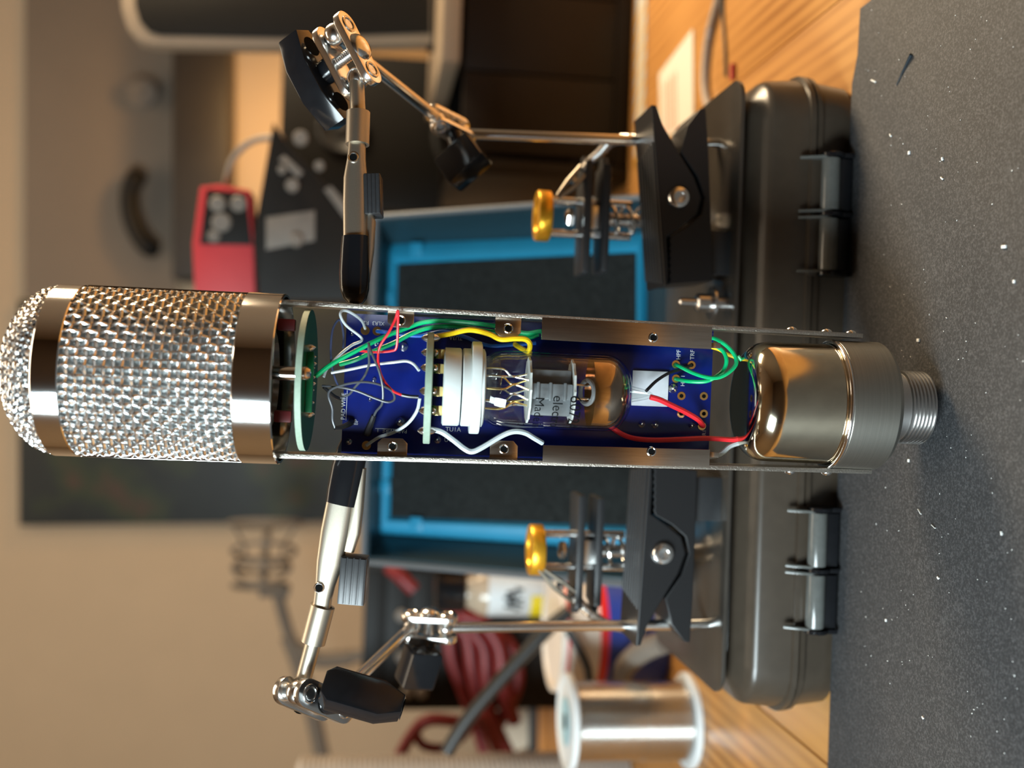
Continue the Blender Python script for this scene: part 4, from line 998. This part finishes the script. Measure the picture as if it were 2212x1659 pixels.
# cream board with a black edge, orange timber strip
p0 = atY(1100, 1540, 790)
cbd = thing('leaning_board', 'cream board with a black edge leaning beside the red cables', 'board', (p0.x, 790, 0.1))
a = atY(1085, 1500, 790); b2 = atY(1145, 1610, 790)
mk(MB().prism([atY(1040, 1560, 790), atY(1070, 1490, 790), atY(1120, 1470, 790), atY(1150, 1500, 790), atY(1150, 1610, 790), atY(1110, 1625, 790)], (0, 0, 0), (0, 6, 0), 0.5), 'board_panel', 'cream', cbd)
mk(MB().prism([atY(1142, 1420, 789), atY(1162, 1420, 789), atY(1162, 1640, 789), atY(1142, 1640, 789)], (0, 0, 0), (0, 8, 0), 0.5), 'board_edge', 'black_satin', cbd)
mk(MB().prism([atY(1162, 1400, 789), atY(1186, 1400, 789), atY(1186, 1660, 789), atY(1162, 1660, 789)], (0, 0, 0), (0, 10, 0), 0.5), 'timber_strip', 'orange_wood', cbd)
zb0 = atY(1186, 1500, 789).z
mk(MB().box((p0.x, 800, zb0 / 2), (70, 10, zb0 - 0.4), bev=0.5), 'board_foot', 'orange_wood', cbd)
# corrugated dark cable by the plate's left back corner
cable([(1440, 1385, 500), (1400, 1400, 520), (1370, 1420, 540), (1345, 1450, 560), (1340, 1490, 575)], 6.0, 'gear_grey', 'ribbed_cable', 'grey ribbed cable curling on the bench beside the cream tin', 'cable')

# card, tape and clear tubing on the bench at the right
q = [atZ(1430, 275, 0.3), atZ(1428, 150, 0.3), atZ(1490, 62, 0.3), atZ(1500, 62, 0.3), atZ(1497, 240, 0.3)]
q = [atZ(1425, 160, 0.3), atZ(1498, 62, 0.3), atZ(1500, 270, 0.3), atZ(1428, 300, 0.3)]
cen = sum(q, V()) / 4
cdv = thing('paper_card', 'white card with faint red print lying on the bench', 'card', (cen.x, cen.y, 0.3))
mk(MB().prism(q, (0, 0, 0), (0, 0, 0.5)), 'card_sheet', 'paper', cdv)
for k in range(4):
    f0 = 0.18 + k * 0.11
    a = q[0].lerp(q[1], f0).lerp(q[3].lerp(q[2], f0), 0.25); b2 = q[0].lerp(q[1], f0).lerp(q[3].lerp(q[2], f0), 0.95)
    d = (b2 - a); mk(MB().box((a + b2) / 2 + V((0, 0, 0.6)), (d.length, 2.6, 0.1), (d.normalized(), V((0, 0, 1)).cross(d.normalized()), V((0, 0, 1)))), 'printed_line', 'red_print', cdv)
a, b2 = atZ(1388, -20, 0.2), atZ(1383, 330, 0.2)
tp = thing('striped_ruler', 'pale and yellow striped ruler lying along the foot of the dark cabinet', 'ruler', ((a.x + b2.x) / 2, a.y, 0.2))
d = (b2 - a).normalized(); s_ = V((0, 0, 1)).cross(d)
mk(MB().box((a + b2) / 2 + V((0, 0, 0.4)), ((b2 - a).length, 22, 0.8), (d, s_, V((0, 0, 1)))), 'ruler_blade', 'tape_pale', tp)
L = (b2 - a).length
for k in range(9):
    c = a + d * (L * (k + 0.5) / 9) + V((0, 0, 0.85)); e = d * 5
    mk(MB().prism([c - e + s_ * 10.8, c + s_ * 10.8, c + e * 3 - s_ * 10.8, c + e * 2 - s_ * 10.8], (0, 0, 0), (0, 0, 0.1)), 'ruler_stripe', 'tape_yellow', tp)
def ontable(pts, r, mat, name, label, cat):
    P = [atZ(x, y, r + 0.1) for x, y in pts]; o = mk(MB().tube(P, r, 8), name, mat, None, P[0]); return tag(o, label, cat)
ontable([(1556, -20), (1545, 20), (1532, 70), (1524, 130), (1522, 180), (1526, 215), (1535, 245)], 2.2, 'clear_plastic', 'clear_tubing', 'bent clear plastic tubing on the bench beyond the stand', 'tubing')
ontable([(1560, -20), (1562, 40), (1566, 100), (1568, 165)], 0.8, 'cable_dark', 'black_wire', 'thin black wire lying beside the clear tubing', 'wire')
ontable([(1582, 172), (1582, 158), (1583, 138)], 1.3, 'red_plastic', 'red_wire_end', 'short red wire end poking out beyond the box corner', 'wire')

# ------------------------------------------------------------------ dark cabinet and monitor at the right back
cy = 690
def wallbox(pts, Y, depth, bev=1.0): return MB().prism([atY(x, y, Y) for x, y in pts], (0, 0, 0), (0, depth, 0), bev)
ca, cb2 = atY(990, -60, cy), atY(1378, 395, cy)
cab = thing('media_cabinet', 'dark brown open cabinet at the right behind the stand', 'cabinet', ((ca.x + cb2.x) / 2, cy + 60, 0.1))
w0, w1 = cb2.x, ca.x + 60
zt_ = atY(990, 150, cy).z; zt2 = atY(950, 150, cy).z
mk(MB().box(((w0 + w1) / 2, cy + 150, zt_ / 2), (w1 - w0, 8, zt_ - 0.4)), 'back_panel', 'cabinet_dark', cab)
mk(MB().box((w0 + 5, cy + 75, zt_ / 2), (10, 150, zt_ - 0.4), bev=0.6), 'side_panel', 'cabinet_dark', cab)
mk(MB().box((w1 - 5, cy + 75, zt_ / 2), (10, 150, zt_ - 0.4), bev=0.6), 'side_panel', 'cabinet_dark', cab)
mk(MB().box(((w0 + w1) / 2, cy + 75, 6), (w1 - w0 - 22, 148, 11), bev=0.6), 'bottom_panel', 'cabinet_dark', cab)
mk(MB().box(((w0 + w1) / 2 + 35, cy + 70, (zt_ + zt2) / 2), (w1 - w0 - 70, 160, zt2 - zt_), bev=0.8), 'top_shelf', 'bezel_tan', cab, label='tan shelf edge')
for k in range(3):
    mk(MB().box((w0 + 14 + (w1 - w0 - 28) * (k + 0.5) / 3, cy + 6, zt_ / 2 + 4), ((w1 - w0 - 28) / 3 - 1.5, 8, zt_ - 16), bev=0.6), 'cabinet_door', 'cabinet_dark', cab)
my = 760
mon = thing('monitor', 'large dark monitor with a rounded tan bezel at the upper right', 'monitor', (atY(900, 40, my).x, my + 20, zt2 + 0.2))
outl = [atY(x, y, my) for x, y in ((935, -90), (935, 92), (600, 100), (330, 96), (296, 86), (274, 60), (262, 20), (255, -90))]
mk(MB().prism(outl, (0, 0, 0), (0, 18, 0), 2), 'monitor_bezel', 'bezel_tan', mon)
inl = [atY(x, y, my - 1) for x, y in ((930, -90), (930, 72), (600, 82), (345, 76), (322, 68), (302, 46), (292, 15), (285, -90))]
mk(MB().prism(inl, (0, 0, 0), (0, 4, 0), 0.5), 'monitor_screen', 'screen_dark', mon)
mb_ = atY(940, 10, my)
mk(MB().box((mb_.x, my + 12, (mb_.z + 4 + zt2) / 2), (60, 14, mb_.z + 4 - zt2), bev=1), 'monitor_foot', 'screen_dark', mon)
# dark loudspeaker between monitor and gear
sy = 855; s0, s1 = atY(610, 100, sy), atY(1370, 480, sy)
spk = thing('loudspeaker', 'black loudspeaker standing between the monitor and the angled gear', 'speaker', ((s0.x + s1.x) / 2, sy + 90, 0.1))
mk(MB().box(((s0.x + s1.x) / 2, sy + 92, s0.z / 2), (s0.x - s1.x, 176, s0.z - 0.4), bev=2), 'speaker_cabinet', 'screen_dark', spk)
for zc_, r in ((s0.z * 0.36, 36), (s0.z * 0.8, 20)):
    mk(MB().lathe([(r, 0), (r, 2), (r * 0.92, 3), (r * 0.85, 1.5), (r * 0.35, -1), (0.1, 1.5)], ((s0.x + s1.x) / 2, sy + 2.5, zc_), V((0, -1, 0)), 40), 'speaker_cone', 'black_satin', spk)

# black angled gear and red device
gy = 640
gp = [(590, 262), (612, 300), (700, 395), (800, 470), (1390, 470), (1390, 648), (560, 648), (545, 520)]
gb = thing('angled_amplifier', 'tall black amplifier with sloping front behind the right clip', 'audio gear', (atY(900, 560, gy).x, gy + 30, 0.1))
P = [atY(x, y, gy) for x, y in gp]; zlow = 0.3
P[4] = V((P[4].x, gy, zlow)); P[5] = V((P[5].x, gy, zlow))
mk(MB().prism(P, (0, 0, 0), (0, 46, 0), 1.5), 'amplifier_body', 'gear_black', gb)
for pts, mat, nm in (([(602, 345), (614, 335), (655, 372), (645, 385)], 'gear_grey', 'slot_plate'), ([(575, 470), (680, 455), (680, 520), (575, 540)], 'gear_grey', 'side_label'),
                     ([(700, 410), (715, 402), (790, 490), (770, 505)], 'gear_grey', 'trim_strip')):
    mk(MB().prism([atY(x, y, gy - 0.2) for x, y in pts], (0, -0.6, 0), (0, 0, 0), 0.15), nm, mat, gb)
for x, y, r in ((632, 402, 4.0), (610, 368, 2.6), (650, 300, 4.5), (690, 360, 3.0), (640, 520, 4.0)):
    p = atY(x, y, gy); mk(MB().lathe([(0.1, 4), (r * 0.9, 4), (r, 3.2), (r, 0)], (p.x, gy, p.z), V((0, -1, 0)), 20), 'control_knob', 'gear_grey', gb)
rdY = 652
rdv = thing('red_charger', 'red and black charger sitting on top of the angled amplifier', 'charger', (atY(545, 560, rdY).x, rdY + 18, atY(552, 580, rdY).z))
mk(MB().prism([atY(x, y, rdY) for x, y in ((552, 640), (420, 640), (415, 525), (432, 402), (470, 398), (540, 410), (548, 520))], (0, 0, 0), (0, 34, 0), 2), 'charger_body', 'red_plastic', rdv)
mk(MB().prism([atY(x, y, rdY - 0.2) for x, y in ((544, 530), (432, 528), (446, 410), (532, 418))], (0, -1.2, 0), (0, 0, 0), 0.5), 'charger_face', 'gear_black', rdv)
for x, y, r in ((470, 440, 5), (478, 480, 6), (515, 440, 5), (462, 510, 4)):
    p = atY(x, y, rdY - 1.4); mk(MB().lathe([(0.1, 1.2), (r * 0.8, 1.2), (r, 0)], p, V((0, -1, 0)), 16), 'charger_contact', 'gear_grey', rdv)
cable([(612, 298, 655), (560, 300, 665), (525, 318, 670), (500, 350, 670), (488, 395, 668)], 2.0, 'gear_grey', 'grey_cable', 'thin cable arching from the amplifier to the red charger', 'cable')

# ------------------------------------------------------------------ on the back wall: brown board, dark shelf, picture
wy = 1290
def onwall(name, pts, mat, d, label, cat):
    P = [atY(x, y, wy) for x, y in pts]; cen = sum(P, V()) / len(P); cen.y = 1300
    o = mk(MB().prism(P, (0, 10 - d, 0), (0, 9.5, 0), 1.0), name, mat, None, cen); return tag(o, label, cat)
onwall('wall_panel', [(52, -60), (50, 640), (380, 640), (380, -60)], 'board_brown', 8, 'large dull brown panel on the back wall behind the microphone head', 'panel')
pic = onwall('wall_picture', [(40, 650), (42, 1135), (660, 1128), (900, 1120), (900, 655)], 'picture_dark', 12, 'dark framed picture with muted colours behind the microphone head', 'picture')
P = [atY(x, y, 1225) for x, y in ((372, -40), (372, 600), (492, 600), (492, -40))]
shf = mk(MB().prism(P, (0, 0, 0), (0, 74, 0), 1.5), 'wall_shelf', 'shelf_dark', None, (P[0] + P[2]) / 2 + V((0, 74, 0))); tag(shf, 'thick dark wooden shelf across the back wall', 'shelf')
wp = bpy.data.objects['wall_panel']
kb = atY(312, 205, wy - 8)
mk(MB().lathe([(0.1, 14), (16, 13), (19, 8), (17, 2), (10, 0), (10, -6)], kb, V((0, -1, 0)), 32), 'knob', 'gear_grey', wp, ORG['wall_panel'])
P = [atY(x, y, wy - 18) for x, y in ((292, 385), (280, 420), (284, 470), (304, 515), (322, 535))]
mk(MB().tube([P[0] + V((0, 10, 0))] + P + [P[-1] + V((0, 10, 0))], 11, 12), 'curved_handle', 'gear_black', wp, ORG['wall_panel'])

# ------------------------------------------------------------------ far microphone shock mount on a boom arm
sm = thing('boom_arm', 'blurred dark boom arm carrying a wire shock mount on the left', 'boom arm', atY(1000, 1690, 1000))
def far(pts, r, nm, mat='mount_dark', sm_=True): return mk(MB().tube([atY(x, y, 1000 + d) for x, y, d in pts], r, 8, smooth=sm_), nm, mat, sm)
far([(600, 1285, 0), (612, 1330, 0), (628, 1385, 0)], 5.5, 'arm_tube', sm_=False)
far([(622, 1375, 0), (640, 1420, 0), (655, 1470, 0), (680, 1560, 0), (705, 1680, 0)], 7.5, 'arm_tube', sm_=False)
far([(640, 1400, 0), (690, 1425, 0), (760, 1420, 0)], 8, 'arm_lever')
far([(760, 1418, 0), (790, 1415, 0)], 6, 'lever_tip', 'gear_grey', False)
far([(560, 1278, 0), (600, 1275, 0), (625, 1280, 0)], 6, 'mount_clamp', sm_=False)
far([(578, 1140, 0), (572, 1200, 0), (568, 1275, 0)], 3.5, 'mount_stem', sm_=False)
for cx_, cy_, a, b3 in ((572, 1130, 78, 6), (570, 1190, 68, 18), (565, 1225, 62, 10), (562, 1265, 60, 6)):
    pts = [(cx_ + a * math.cos(t), cy_ + b3 * math.sin(t), 25 * math.sin(t)) for t in [2 * math.pi * k / 20 for k in range(21)]]
    far(pts, 2.2, 'mount_ring')
for s_ in (-1, 1):
    far([(572 + s_ * 70, 1130, 0), (570 + s_ * 40, 1190, 0), (565 + s_ * 62, 1228, 0), (562 + s_ * 20, 1268, 0)], 1.6, 'elastic_cord')
# upright pole that carries the boom arm, standing on the bench
bp_ = atY(705, 1680, 1000)
mk(MB().cyl((bp_.x, 1000, 0.2), (bp_.x, 1000, bp_.z + 10), 8, seg=16), 'arm_post', 'mount_dark', sm)
mk(MB().lathe([(0.1, 0), (40, 0), (40, 5), (12, 9), (0.1, 9)], (bp_.x, 1000, 0.2), UP, 32), 'arm_base', 'mount_dark', sm)
